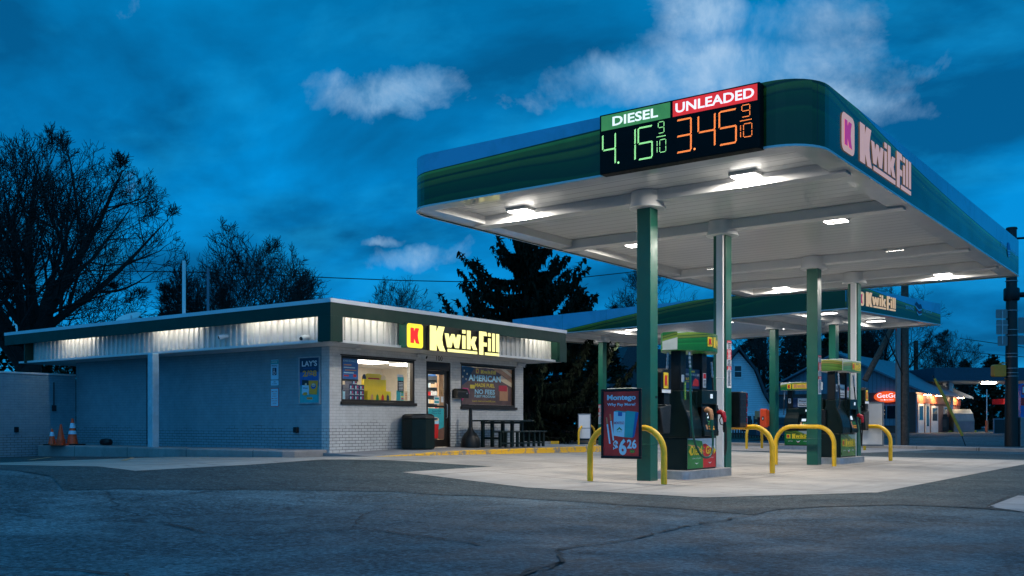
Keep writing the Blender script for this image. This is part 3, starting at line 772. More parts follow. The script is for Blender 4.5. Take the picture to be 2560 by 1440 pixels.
w = ws(); w.box(-23.05, SX - tk, SY + .003, SY + .25, zb, zt); w.box(L_END, -23.35, SY + .003, SY + .25, zb, zt); w.box(-23.35, -23.05, SY + .2, SY + .25, zb, zt)
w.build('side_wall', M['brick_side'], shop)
w = ws(); w.box(SX - 5.3, SX - tk, R_END - .25, R_END, zb, zt); w.build('end_wall', M['brick'], shop)
w = ws(); w.box(-23.34, -23.06, SY + .12, SY + .19, .43, 2.6); w.build('side_door', M['pblack'], shop)
# post on the platform
w = ws(); w.box(-21.74, -21.53, 14.44, 14.62, .43, 2.74); w.build('post', M['post'], shop, bevel=.01)
# roof: soffit, deck
RX, RY, LX0, RYE = -15.35, 14.50, -28.87, 23.52
w = ws(); w.box(LX0 + .1, RX - .06, RY + .06, RYE - .06, 3.40, 3.52); w.box(LX0 + .6, RX - .12, RY + .12, RYE - .1, 2.735, 2.79)
w.build('roof', M['white_trim'], shop)
w = ws()
for (a, b, c, d) in ((LX0, RX, RY, RY + .05), (LX0, LX0 + .05, RY + .05, RYE), (RX - .05, RX, RY + .05, RYE), (LX0 + .05, RX - .05, RYE - .05, RYE)):
    w.box(a, b, c, d, 3.55, 3.635)
w.face([(LX0, RY, 3.636), (RX, RY, 3.636), (RX, RYE, 3.636), (LX0, RYE, 3.636)])
w.build('roof_edge', M['roof_edge'], shop)
w = ws()
w.box(LX0 + .01, RX - .01, RY + .01, RY + .05, 3.27, 3.549); w.box(RX - .05, RX - .01, RY + .05, RYE - .05, 3.27, 3.549); w.box(LX0 + .01, LX0 + .05, RY + .05, RYE - .05, 3.27, 3.549); w.box(LX0 + .05, RX - .05, RYE - .05, RYE - .01, 3.27, 3.549)
w.box(RX - .40, RX - .008, RY + .008, RY + .055, 2.735, 3.272); w.box(RX - .055, RX - .008, RY + .055, RY + .36, 2.735, 3.272)     # corner post
w.box(RX - .055, RX - .008, RYE - .36, RYE - .055, 2.735, 3.272); w.box(RX - .28, RX - .055, RYE - .40, RYE - .36, 2.735, 3.40); w.box(RX - .055, RX - .008, RYE - .055, RYE - .009, 2.735, 3.272)
w.build('roof_fascia', M['green_trim'], shop, bevel=.004)
# ribbed panels set back under the green band
def ribbed(along, a0, a1, off, z0, z1):
    m = ws(); n = int((a1 - a0) / .2); step = (a1 - a0) / n; prof = []
    for k in range(n):
        b = a0 + k * step
        prof += [(b, 0), (b + step*.66, 0), (b + step*.70, .045), (b + step*.94, .045)]
    prof.append((a1, 0))
    for (p, q) in zip(prof, prof[1:]):
        if along == 'x': m.face([(p[0], off - p[1], z0), (q[0], off - q[1], z0), (q[0], off - q[1], z1), (p[0], off - p[1], z1)])
        else: m.face([(off + p[1], p[0], z0), (off + q[1], q[0], z0), (off + q[1], q[0], z1), (off + p[1], p[0], z1)])
    if along == 'x': m.box(a0, a1, off - .05, off + .02, z0 - .06, z0 + .012)
    else: m.box(off - .02, off + .05, a0, a1, z0 - .06, z0 + .012)
    return m
ribbed('x', -27.86, RX - .40, RY + .33, 2.795, 3.41).build('ribbed_panel', M['corrugated'], shop)
ribbed('y', RY + .36, RYE - .36, RX - .33, 2.795, 3.41).build('ribbed_panel', M['corrugated'], shop)
for q in ((RX - .40, RX - .36, RY + .055, RY + .32, 2.735, 3.4), (RX - .32, RX - .055, RY + .32, RY + .36, 2.735, 3.4), (LX0+1.0, LX0+1.05, RY+.06, RY+.3, 2.735, 3.4)):
    w = ws(); w.box(*q); w.build('corner_return', M['green_trim'], shop)
# windows
def shop_window(y0, y1, z0, z1):
    f = ws(); t = .055; X = SX - .06
    for a in ((y0, y0+t, z0, z1), (y1-t, y1, z0, z1), (y0+t, y1-t, z0, z0+t), (y0+t, y1-t, z1-t, z1)): f.box(X-.05, X+.05, *a)
    f.box(SX-.03, SX+.06, y0-.03, y1+.03, z0-.07, z0-.001); f.box(SX-.02, SX+.012, y0-.03, y1+.03, z1+.001, z1+.03)
    fo = f.build('window', M['dark_frame'], shop, bevel=.006)
    g = ws(); g.face([(X, y0+t, z0+t), (X, y1-t, z0+t), (X, y1-t, z1-t), (X, y0+t, z1-t)]); g.build('pane', M['glass'], fo)
shop_window(*W1); shop_window(*W2)
# door
f = ws(); X = SX - .08
for a in ((DR[0], DR[0]+.05, DR[2], DR[3]), (DR[1]-.05, DR[1], DR[2], DR[3]), (DR[0]+.05, DR[1]-.05, DR[3]-.22, DR[3])): f.box(X-.06, X+.06, *a)
fo = f.build('door_frame', M['dark_frame'], shop, bevel=.006)
d = ws(); a, b = DR[0]+.055, DR[1]-.055; zt_ = DR[3]-.225
for q in ((a, a+.085, .42, zt_), (b-.12, b, .42, zt_), (a+.085, b-.12, .42, .6), (a+.085, b-.12, zt_-.09, zt_), (a+.085, b-.12, 1.42, 1.47)): d.box(X-.02, X+.02, *q)
do = d.build('door', M['dark_frame'], shop, bevel=.004)
g = ws(); g.face([(X, a+.085, .6), (X, b-.12, .6), (X, b-.12, 1.42), (X, a+.085, 1.42)]); g.build('pane', M['glass'], do)
g = ws(); g.face([(X, a+.085, 1.47), (X, b-.12, 1.47), (X, b-.12, zt_-.09), (X, a+.085, zt_-.09)]); g.build('pane', M['glass'], do)
h = ws(); h.tube([(X+.02, b-.06, 1.15), (X+.06, b-.06, 1.17), (X+.06, b-.06, 1.5), (X+.02, b-.06, 1.52)], .012); h.build('handle', M['steel'], do, smooth=True)
n_ = ws(); n_.at((-SX + SX + .004, 19.1 - SY, 2.6 - .35), R(90)); n_.text('100', 0, 0, .12, .24, .012); n_.build('house_number', M['dark_frame'], shop)
# interior
f = ws(); x0, x1, y0, y1, z0, z1 = SX-5.2, SX-.26, SY+.26, R_END-.26, .41, 2.72
f.box(x0-.05, x0, y0, y1, z0, z1); f.box(x0, x1, y0-.003, y0+.03, z0, z1); f.box(x0, x1, y1-.03, y1, z0, z1); f.box(x0-2, x0-1.8, y0, y1, z0, z1)
f.build('interior_wall', M['int_wall'], shop)
f = ws(); f.box(x0, x1, y0+.03, y1-.03, z0-.04, z0); f.build('interior_floor', M['int_floor'], shop)
f = ws(); f.box(x0, x1, y0+.03, y1-.03, z1-.012, z1); f.build('interior_ceiling', M['white'], shop)
for yy in (16.4, 17.9, 19.5, 21.4):
    for xx in (-17.6, -19.3):
        f = ws(); f.box(xx-.3, xx+.3, yy-.6, yy+.6, z1-.05, z1-.014); f.build('ceiling_panel', M['ceil_light'], shop)
# lamps tucked behind the green band
def strip(label, x0, x1, y0, y1):
    r = thing('strip_light', label, 'light', ((x0+x1)/2, (y0+y1)/2, 3.35), 0, 'strip lights behind the roof band')
    h = MB(); hx, hy = (x1-x0)/2, (y1-y0)/2
    h.box(-hx, hx, -hy, hy, .0, .03); h.build('housing', M['white_trim'], r)
    t = MB(); a, b = ((-hx+.02, 0, -.014), (hx-.02, 0, -.014)) if hx > hy else ((0, -hy+.02, -.014), (0, hy-.02, -.014))
    t.tube([a, b], .013, 8); t.build('tube', M['tube'], r)
yy = RY + .092
strip('strip light above the ribbed panel left of the green corner post', -18.4, -15.85, yy-.04, yy+.04)
strip('strip light above the ribbed panel midway along the side wall', -21.9, -20.1, yy-.04, yy+.04)
strip('strip light above the ribbed panel nearest the traffic cones', -26.2, -24.6, yy-.04, yy+.04)
xx = RX - .092
strip('strip light above the ribbed panel right of the green corner post', xx-.04, xx+.04, 14.9, 16.5)
strip('strip light above the ribbed panel at the right end of the shop front', xx-.04, xx+.04, 21.9, 23.05)

# roof furniture
o = MB(); o.tube([(0,0,0),(0,0,1.55)], .045, 12); o.box(-.12, .12, -.12, .12, 0, .06)
o = o.build('vent_pipe', M['white'], smooth=True); o.location = (-21.9, 15.6, 3.636); tag(o, 'tall pale vent pipe standing on the shop roof', 'pipe')
o = MB(); o.tube([(0,0,0),(0,0,1.5)], .035, 10); o = o.build('mast', M['vinyl'], smooth=True); p = at(520, 26.5); o.location = (p[0], p[1], 3.636); tag(o, 'thin dark mast on the shop roof in front of the middle bare tree', 'mast')
p = at(325, 26.0)
sd = thing('satellite_dish', 'white satellite dish tipped back on the shop roof', 'dish', (p[0], p[1], 3.636), R(15))
o = MB(); o.lathe([(.02, 0), (.2, .02), (.38, .09), (.5, .18), (.52, .18), (.4, .08), (.02, -.02)], 24); 
for i, v in enumerate(o.v): o.v[i] = tuple(Matrix.Rotation(R(28), 3, 'X') @ Vector(v) * .62 + Vector((0, 0, .06)))
o.build('reflector', M['white'], sd, smooth=True)
o = MB(); o.tube([(0,0,0),(0,.05,.2)], .025); o.build('mount', M['steel'], sd)
p = at(42, 28.6)
o = MB(); o.tube([(0,0,0),(0,0,.14),(-.03,0,.2),(-.12,0,.24),(-.22,0,.22)], .025, 8); o = o.build('gooseneck_vent', M['white'], smooth=True); o.location = (p[0], p[1], 3.636); tag(o, 'small bent white vent at the left end of the shop roof', 'vent')

# illuminated shop sign
sg = thing('shop_sign', 'backlit yellow and red letter sign across the shop front fascia', 'sign', (-15.36, 16.79, 2.74), R(90))
o = MB(); o.box(0, .56, -.06, .18, .0, .56); o.build('badge_cabinet', M['green'], sg, bevel=.01)
o = MB(); o.plate(rr(.005, .555, .005, .555, .07), -.064); bo = o.build('badge_face', M['sign_yellow'], sg)
o = MB(); o.plate([(.12 + .3*a, .11 + .35*b) for a, b in BIGK], -.068); o.build('badge_letter', M['sign_red'], bo)
o = MB(); o.box(.62, 3.52, -.008, .18, .0, .58); o.build('raceway', mat('dark_raceway', (.02, .022, .012), .6), sg)
o = MB(); wordmark(o, .75, -.02, 2.68, .58, -.10, 1, .085); wordmark(o, .75, -.02, 2.68, .58, -.103, 0); o.build('letters', [M['sign_cream'], M['pbrown']], sg)

# ------------------------------------------------------------------ pump islands, pumps, hoops
def swoosh_face(mb, x0, x1, z0, z1, y, b0, b1_, m=0, n=12, bend=None, curve=0.0):
    for k in range(n):
        a, c = x0 + (x1-x0)*k/n, x0 + (x1-x0)*(k+1)/n
        ta, tc = k/n, (k+1)/n
        ba = b0 + (b1_-b0)*ta + curve*ta*(1-ta); bc = b0 + (b1_-b0)*tc + curve*tc*(1-tc)
        ya, yc = (bend(a), bend(c)) if bend else (y, y)
        mb.face([(a,ya,z0),(c,yc,z0),(c,yc,z1),(a,ya,z1)], m, [(ba,0),(bc,0),(bc,1),(ba,1)])
def island(label, loc, rz, hx=.86, hy=.42):
    r = thing('pump_island', label, 'kerb', loc, rz, 'raised islands under the pumps')
    o = MB(); o.prism(rr(-hx, hx, -hy, hy, .12), -.05, .15); o.build('slab', M['concrete2'], r, bevel=.01)
    o = MB(); q = rr(-hx-.006, hx+.006, -hy-.006, hy+.006, .125); n = len(q)
    A = [o.V((p[0], p[1], 0)) for p in q]; B = [o.V((p[0], p[1], .146)) for p in q]
    for k in range(n): o.F((A[k], A[(k+1) % n], B[(k+1) % n], B[k]))
    o.build('steel_edge', M['steel'], r, smooth=True); return r
def hose_pts(P, n=8):
    """smooth curve through control points (Catmull-Rom)"""
    P = [Vector(p) for p in P]; P = [P[0]*2 - P[1]] + P + [P[-1]*2 - P[-2]]; out = []
    for i in range(1, len(P) - 2):
        for k in range(n):
            t = k / n; a, b, c, d = P[i-1], P[i], P[i+1], P[i+2]
            out.append(.5*((2*b) + (c-a)*t + (2*a-5*b+4*c-d)*t*t + (3*b-a-3*c+d)*t**3))
    out.append(P[-2]); return out
def nozzle(root, x, y, z, grip, body, side=-1):
    o = MB(); o.at((x, y, z))
    o.tube([(0, side*.02, .07), (.0, side*.07, .09), (.0, side*.13, .06), (.0, side*.155, -.03)], [.035, .05, .05, .036], 10)
    o.tube([(.0, side*.155, -.03), (0, side*.16, -.16)], [.036, .028], 10)
    n = o.build('nozzle', M[grip], root, smooth=True)
    o = MB(); o.at((x, y, z)); o.tube([(0, side*.16, -.10), (0, side*.155, -.22), (0, side*.15, -.30)], [.032, .034, .02], 10)
    o.tube([(0, side*.10, .02), (0, side*.055, -.06), (0, side*.075, -.14), (0, side*.15, -.17)], .011, 6)
    o.build('lever', M[body], n, smooth=True); return n
def dispenser(label, loc, rz, kind, number=None):
    r = thing('fuel_pump', label, 'fuel pump', loc, rz, 'fuel pumps on the islands')
    hx, hy = .6, .25
    o = MB(); o.box(-hx, hx, -hy, hy, 0, .585); o.box(-hx-.01, hx+.01, -hy-.01, hy+.01, .585, .60); o.build('base_cabinet', M['blackg'], r, bevel=.012)
    for sg_ in (1, -1):
        o = MB(); o.at((0, 0, 0), 0 if sg_ == 1 else PI)
        if kind == 'diesel':
            o.rect(-hx+.01, hx-.01, .03, .575, -hy-.004, 3)
            top = [(-hx+.01 + 1.18*k/10, .56 - .11*(k/10)**1.6 - (.16*max(0, k/10-.5)**1.2)) for k in range(11)]
            g = [p for p in top if p[0] < .06] + [(.04, .44), (.04, .03), (-hx+.01, .03)]
            o.plate(g[::-1], -hy-.008, 4)
            o.plate(([(.04, .03), (hx-.01, .03), (hx-.01, .30)] + [(hx-.05-.1*k, .335+.035*k) for k in range(5)] + [(.04, .47)]), -hy-.009, 1)
            for k in range(3):
                zz = .50 - .06*k
                o.plate([(-hx+.01, zz+.03), (-.2, zz+.0), (.12-.02*k, zz-.12), (.10-.02*k, zz-.135), (-.2, zz-.02), (-hx+.01, zz+.015)], -hy-.012, 5 if k != 1 else 6)
            o.text('Diesel', -.25, .27, .17, .46, .02, 'C', -hy-.016, 2); o.text('Gas', .30, .28, .15, .30, .02, 'C', -hy-.016, 2)
            o.plate([(-.57,.34),(-.47,.42),(-.47,.26)], -hy-.016, 2); o.plate([(.58,.34),(.48,.42),(.48,.26)], -hy-.016, 2)
            o.text('ULTRA LOW SULFUR', -.24, .20, .022, .34, 0, 'C', -hy-.016, 3); o.text('VEHICLE USE ONLY', .32, .20, .022, .34, 0, 'C', -hy-.016, 3)
            for cx in (-.24, .32): o.plate([(cx-.09,.13),(cx-.03,.115),(cx,.10),(cx+.03,.115),(cx+.09,.13),(cx+.03,.125),(cx,.125),(cx-.03,.125)], -hy-.016, 3)
            o.build('side_panel', [M['pgreen'], M['pred'], M['pyellow'], M['pwhite'], M['pgreen'], M['pgreen'], M['tan']], r)
        else:
            swoosh_face(o, -hx+.01, hx-.01, .03, .575, -hy-.004, 1.25, .55, 0, curve=.35)
            kbadge(o, -.5, -.33, .28, .45, -hy-.006, 1, 2, r=.1); wordmark(o, -.26, .27, .76, .19, -hy-.012, 1)
            o.text('SERVING', -.33, .16, .03, .2, 0, 'C', -hy-.012, 3); o.text('AMERICA', .33, .16, .03, .2, 0, 'C', -hy-.012, 3)
            o.plate([(-.1,.2),(-.05,.16),(0,.12),(.06,.16),(.1,.21),(.04,.18),(-.02,.17)], -hy-.012, 3); o.plate([(-.07,.17),(-.01,.13),(.06,.15),(.0,.10)], -hy-.014, 2)
            o.build('side_panel', [M['swoosh_pump'] if kind == 'gas' else M['swoosh_olive'], M['pyellow'], M['pred'], M['pwhite']], r)
    prof = [(-.30,.60),(-.305,.76),(-.28,.92),(-.235,1.06),(-.175,1.19),(-.135,1.29),(-.125,1.45),(.125,1.45),(.135,1.29),(.175,1.19),(.235,1.06),(.28,.92),(.305,.76),(.30,.60)]
    o = MB(); o.prism(prof, -hx, -.10 if kind == 'diesel' else .0, 'x'); o.prism([(-.2,.60),(-.2,1.45),(.2,1.45),(.2,.60)], -.095 if kind == 'diesel' else .005, hx, 'x')
    o.build('housing', M['blackg'], r, bevel=.015)
    a, b = (-.07, .585) if kind == 'diesel' else (.03, .585)
    for sg_ in (1, -1):
        T = lambda m: m.at((0, 0, 0), 0 if sg_ == 1 else PI)
        A, B = (a, b) if sg_ == 1 else (-b, -a)
        if sg_ == -1 and kind != 'diesel': A, B = a, b
        o = T(MB()); o.box(A, B, -.29, -.201, 1.21, 1.47); o.prism([(-.201,.602),(-.33,.62),(-.335,.70),(-.215,1.10),(-.201,1.10)], A+.02, B-.02, 'x'); o.box(A, A+.03, -.28, -.201, 1.0, 1.21); o.box(B-.03, B, -.28, -.201, 1.0, 1.21)
        dm = o.build('display_module', M['blackg'], r, bevel=.012)
        mx = (A + B) / 2
        o = T(MB()); o.rect(mx+.02, mx+.13, 1.32, 1.40, -.293); o.build('display', M['lcd'], dm)
        o = T(MB())
        def sl(x0, x1, t0, t1, m, d=.004):
            P = lambda t: (-.335 + .12*t - d, .70 + .40*t)
            (ya, za), (yb, zb_) = P(t0), P(t1); o.face([(x0,ya,za),(x1,ya,za),(x1,yb,zb_),(x0,yb,zb_)], m)
        sl(mx-.16, mx+.02, .62, .86, 0); sl(mx-.2, mx-.13, .1, .5, 3, .003)
        for i in range(3):
            for j in range(4): sl(mx-.09+.085*i, mx-.025+.085*i, .08+.115*j, .16+.115*j, 1 if j < 2 else 2)
        o.build('keypad', [M['lcd'], M['porange'], M['pgreen'], M['tan']], dm)
    for x0, x1 in ((-.56, -.34), (.33, .54)):
        o = MB(); o.box(x0, x1, -.10, .10, 1.45, 2.2); o.build('upright', M['black'], r, bevel=.012)
    o = MB(); o.box(-.33, .32, -.06, -.03, 1.50, 1.86); o.build('ad_placard', M['pnavy'], r)
    for sg_ in (1,):
        o = MB()
        if kind == 'diesel':
            o.text('AMERICAN MADE GAS', 0, 1.735, .045, .56, .012, 'C', -.064, 0); o.text('NO FEES', -.28, 1.65, .05, .2, .015, 'L', -.064, 1); o.text('FLEET PROGRAM', -.28, 1.61, .02, .2, 0, 'L', -.064, 1)
            o.plate([(.0,1.55),(.27,1.55),(.25,1.66),(.12,1.70),(.03,1.64)], -.064, 2); o.rect(-.1, .1, 1.80, 1.83, -.064, 1)
        else:
            o.rect(-.12, .28, 1.52, 1.84, -.064, 0); o.text('Please', .08, 1.70, .07, .3, .015, 'C', -.068, 3); o.text('Save Here', .08, 1.60, .06, .34, .015, 'C', -.068, 3); o.rect(-.09, .25, 1.545, 1.575, -.068, 3)
        o.rect(.36, .50, 1.53, 1.80, -.104, 0); o.rect(.375, .485, 1.70, 1.79, -.107, 2)
        for k in range(5): o.rect(.38, .48, 1.555+.026*k, 1.567+.026*k, -.107, 3)
        if number:
            o.rect(-.51, -.40, 1.66, 1.84, -.104, 0); o.text(number, -.455, 1.68, .13, None, .02, 'C', -.108, 3)
        else: o.rrect(-.53, -.42, 1.60, 1.74, .02, -.104, 0)
        o.build('ad_print', [M['pwhite'], M['pyellow'], M['pred'], M['pblack']], r)
    if kind == 'diesel':
        o = MB(); o.rect(-.5, -.41, .98+.22, 1.52+.1, -.137, 0)
        for k, ch in enumerate('DIESEL'): o.text(ch, -.455, 1.545-.06*k, .042, None, .012, 'C', -.141, 1)
        o.build('diesel_label', [M['pgreen'], M['pyellow']], r)
    # topper
    if kind == 'diesel':
        bend = lambda x: -(.13 + .34*(1 - (x/.78)**2)); z0, z1 = 2.17, 2.5
        xs = [-.78 + 1.56*k/16 for k in range(17)]
        out = [(x, bend(x)) for x in xs] + [(x, -bend(x)) for x in xs[::-1]]
        o = MB(); o.prism(out, z0, z1); tp_ = o.build('topper', M['pgreen'], r, smooth=True, angle=30)
        o = MB(); bd = lambda x: bend(x) - .004
        swoosh_face(o, -.77, .77, z0+.01, z1-.005, 0, .95, 1.5, 0, 16, bd); kbadge(o, -.19, -.03, z0+.09, z1-.07, 0, 1, 2, bd, r=.1); wordmark(o, .02, z0+.07, .62, .2, 0, 1, bend=bd)
        o.face([(-.784, -.15, z0+.01), (-.784, .15, z0+.01), (-.784, .15, z1-.01), (-.784, -.15, z1-.01)][::-1], 0, [(.3, 0), (.5, 0), (.5, 1), (.3, 1)])
        o.build('topper_print', [M['swoosh_pump'], M['pyellow'], M['pred']], tp_)
    else:
        z0, z1 = 2.16, 2.46
        o = MB(); o.box(-.72, .72, -.34, .34, z0, z1); tp_ = o.build('topper', M['white'], r, bevel=.01)
        sw = M['swoosh_olive'] if kind == 'olive' else M['swoosh_pump']
        o = MB()
        swoosh_face(o, -.715, .715, z0+.005, z1-.01, -.346, .7, 1.2 if kind == 'gas' else .9, 0, curve=.4)
        o.at((0, 0, 0), -PI/2); swoosh_face(o, -.335, .335, z0+.005, z1-.01, -.726, .95, .8, 0, 6, curve=.5); o.at()
        if kind == 'gas': o.rect(-.2, .66, z0+.05, z1-.06, -.351, 1); wordmark(o, -.14, z0+.08, .74, .15, -.356, 3); kbadge(o, -.42, -.25, z0+.05, z1-.06, -.349, 1, 2, r=.1)
        else: kbadge(o, .0, .17, z0+.06, z1-.07, -.349, 1, 2, r=.1); wordmark(o, .22, z0+.05, .46, .19, -.352, 1)
        o.build('topper_print', [sw, M['pyellow'], M['pred'], M['tan']], tp_)
    # hoses and nozzles
    def hose(P, m, rad=.017):
        o = MB(); o.tube(hose_pts(P), rad, 7); h = o.build('hose', M[m], r, smooth=True)
        o = MB(); a_, b_ = Vector(P[0]), Vector(P[1]); d = (b_ - a_).normalized()
        o.tube([a_ + d*(.0375*k) for k in range(9)], [.026 if k % 2 else .018 for k in range(9)], 8)
        o.build('breakaway', M['steel'], h, smooth=True)
    if kind == 'diesel':
        hose([(-.62,-.30,2.14),(-.62,-.32,1.85),(-.63,-.33,1.5),(-.66,-.36,1.0),(-.62,-.40,.55),(-.42,-.45,.27),(-.12,-.47,.25),(.05,-.45,.45),(.05,-.44,.72)], 'hose_green', .021)
        hose([(-.66,.1,2.14),(-.66,.12,1.85),(-.66,.16,1.4),(-.66,.3,.9),(-.4,.36,.5),(-.1,.40,.6),(.0,.40,.8)], 'hose_green')
        hose([(.60,-.16,2.02),(.61,-.18,1.75),(.64,-.20,1.35),(.70,-.26,1.1),(.76,-.33,.95),(.80,-.38,.55),(.84,-.34,.26),(.78,-.36,.35),(.70,-.42,.7),(.68,-.42,.82)], 'rubber')
        nozzle(r, .03, -.28, 1.02, 'tan', 'green'); nozzle(r, .66, -.25, .98, 'red', 'black')
        for q in ((-.07, .13, -.30, -.2, .72, 1.16), (.585, .70, -.26, -.12, .72, 1.2)): o = MB(); o.box(*q); o.build('nozzle_boot', M['black'], r, bevel=.01)
    else:
        hose([(.56,-.2,2.1),(.57,-.22,1.8),(.60,-.25,1.4),(.66,-.30,1.1),(.70,-.34,.7),(.72,-.36,.3),(.68,-.38,.4),(.66,-.40,.7),(.66,-.41,.85)], 'rubber')
        hose([(-.62,-.2,2.1),(-.62,-.22,1.8),(-.63,-.24,1.4),(-.64,-.22,1.2)], 'rubber')
        nozzle(r, .65, -.25, .98, 'red', 'black'); nozzle(r, -.64, .25, .98, 'red', 'black', 1)
        for q in ((.585, .69, -.26, -.1, .72, 1.2), (-.69, -.585, .1, .26, .72, 1.2)): o = MB(); o.box(*q); o.build('nozzle_boot', M['black'], r, bevel=.01)
    return r
island('steel edged concrete island under the nearest diesel and gas pump', (-8.36, 17.0, .012), R(90), .98, .44)
island('steel edged concrete island under the second pump of the big canopy', (-8.36, 25.4, .012), R(90), .9, .44)
dispenser('nearest fuel pump, with green diesel hose and rounded green topper', (-8.33, 16.93, .16), R(90), 'diesel')
dispenser('black pump with olive green square topper behind the third column', (-8.33, 25.42, .16), R(90), 'olive', '6')
p = c2(4.3, -.25); island('steel edged island under the green trimmed pump of the far canopy', (p[0], p[1], .01), C2A, .9, .44)
dispenser('far pump with flat green topper and pale sale notice, under the far canopy', (p[0], p[1], .158), C2A, 'gas', '3')
p = c2(-4.5, -.25); island('steel edged island hidden behind the cigarette poster', (p[0], p[1], .01), C2A, .9, .44)
dispenser('far pump mostly hidden behind the cigarette poster and first column', (p[0], p[1], .158), C2A, 'gas', '1')

def hoop_mesh(w=1.42, h=.93, r=.052, bend=.42):
    P = [(-w/2, 0, 0), (-w/2, 0, h - bend)]
    for k in range(1, 9): a = R(180 - 90*k/8); P.append((-w/2 + bend + bend*math.cos(a), 0, h - bend + bend*math.sin(a)))
    for k in range(1, 9): a = R(90 - 90*k/8); P.append((w/2 - bend + bend*math.cos(a), 0, h - bend + bend*math.sin(a)))
    P.append((w/2, 0, 0)); o = MB(); o.tube(P, r, 14)
    return o
def hoop(label, loc, rz, w=1.42, h=.93):
    o = hoop_mesh(w, h).build('hoop_guard', M['yellow'], None, smooth=True); o.location = loc; o.rotation_euler.z = rz
    return tag(o, label, 'hoop guard', 'yellow hoop guards')
hoop('yellow tube hoop guard carrying the red cigarette poster', (-8.36, 14.62, .012), 0)
hoop('yellow tube hoop guard just behind the second column of the big canopy', (-8.33, 19.2, .012), 0)
hoop('yellow tube hoop guard standing in front of the third column', (-8.42, 23.22, .012), 0)
hoop('yellow tube hoop guard at the far end, carrying the white backed board', (-8.36, 27.62, .012), 0)
for lx, lb in ((-6.75, 'far yellow hoop guard left of the poster, with a small white board on it'), (-2.35, 'far yellow hoop guard between the first pump and its column'), (2.2, 'far yellow hoop guard beside the column with the orange box'), (6.6, 'far yellow hoop guard hidden behind the second pump')):
    p = c2(lx, -.25); hoop(lb, (p[0], p[1], .01), C2A + R(90), 1.15)

def board(label, loc, rz, w=.77, h=1.17):
    r = thing('poster_board', label, 'poster', loc, rz)
    o = MB(); t = .045
    for q in ((0, w, 0, t), (0, w, h-t, h), (0, t, t, h-t), (w-t, w, t, h-t)): o.box(q[0], q[1], -.02, .02, q[2], q[3])
    o.build('frame', M['black'], r, bevel=.006); return r
pb = board('red cigarette poster in a black frame hung on the nearest yellow hoop', (-8.77, 14.5, .42), 0)
o = MB(); o.box(.045, .725, -.004, .012, .045, 1.125); po = o.build('poster_sheet', M['pmaroon'], pb)
o = MB(); Y = -.007
o.text('Montego', .39, .955, .115, .55, .035, 'C', Y, 0); o.text('Why Pay More?', .39, .87, .062, .54, .022, 'C', Y, 0)
o.text('$', .235, .105, .2, .095, .035, 'L', Y, 0); o.text('6', .345, .06, .275, .145, .04, 'L', Y, 0); o.text('26', .50, .17, .155, .18, .035, 'L', Y, 0)
o.disc(.60, .125, .05, .028, Y, 2); o.text('W/ I.D.', .60, .115, .018, .07, .01, 'C', Y-.003, 4)
o.build('lettering', [M['pcyan'], M['pwhite'], M['pgreen'], M['tan'], M['pyellow']], po)
o = MB()
o.plate([(.45,.36),(.60,.35),(.70,.78),(.50,.80),(.43,.76)], Y, 1); o.plate([(.60,.35),(.64,.37),(.72,.77),(.66,.775)], Y-.002, 2)
o.plate([(.24,.385),(.45,.36),(.47,.77),(.25,.79)], Y-.005, 0); o.plate([(.45,.36),(.50,.39),(.515,.785),(.47,.77)], Y-.004, 1); o.plate([(.25,.79),(.47,.77),(.515,.785),(.30,.805)], Y-.003, 1)
o.plate([(.33,.715),(.41,.71),(.412,.775),(.332,.782)], Y-.008, 2); o.text('MONTEGO', .355, .575, .045, .19, .012, 'C', Y-.009, 3)
o.plate([(.30,.475),(.36,.53),(.42,.475)], Y-.009, 4); o.plate([(.33,.475),(.36,.50),(.39,.475)], Y-.011, 0)
for k in range(3): o.rect(.325+.03*k, .337+.03*k, .445, .457, Y-.009, 4)
for dx, dz in ((0, 0), (.07, .055)):
    o.plate([(.155+dx,.25+dz),(.185+dx,.245+dz),(.135+dx,.58+dz),(.107+dx,.575+dz)], Y-.002, 0 if dx else 5); o.plate([(.133+dx,.59+dz),(.107+dx,.585+dz),(.092+dx,.69+dz),(.118+dx,.695+dz)], Y-.003, 6)
o.build('print', [M['pcyan'], M['pteal'], M['pblue'], M['pmagenta'], M['pgreen'], M['pcyan'], M['tan']], po)
def white_board(label, loc, rz, w, h):
    r = thing('poster_board', label, 'poster', loc, rz)
    o = MB(); o.box(.03, w-.03, -.008, .008, .03, h-.03); o.build('back_sheet', M['pwhite'], r)
    o = MB(); t = .04
    for q in ((0, w, 0, t), (0, w, h-t, h), (0, t, t, h-t), (w-t, w, t, h-t), (t, w-t, .42*h, .42*h+.025)): o.box(q[0], q[1], -.02, .02, q[2], q[3])
    o.build('frame', M['vinyl'], r, bevel=.004)
    return r
white_board('white backed poster board fixed to the far hoop beside the last column', (-8.64, 27.74, .40), 0, .78, 1.2)
p = c2(-6.9, -.7); white_board('small white board on the far hoop left of the cigarette poster', (p[0], p[1], .3), C2A + R(25), .62, 1.18)

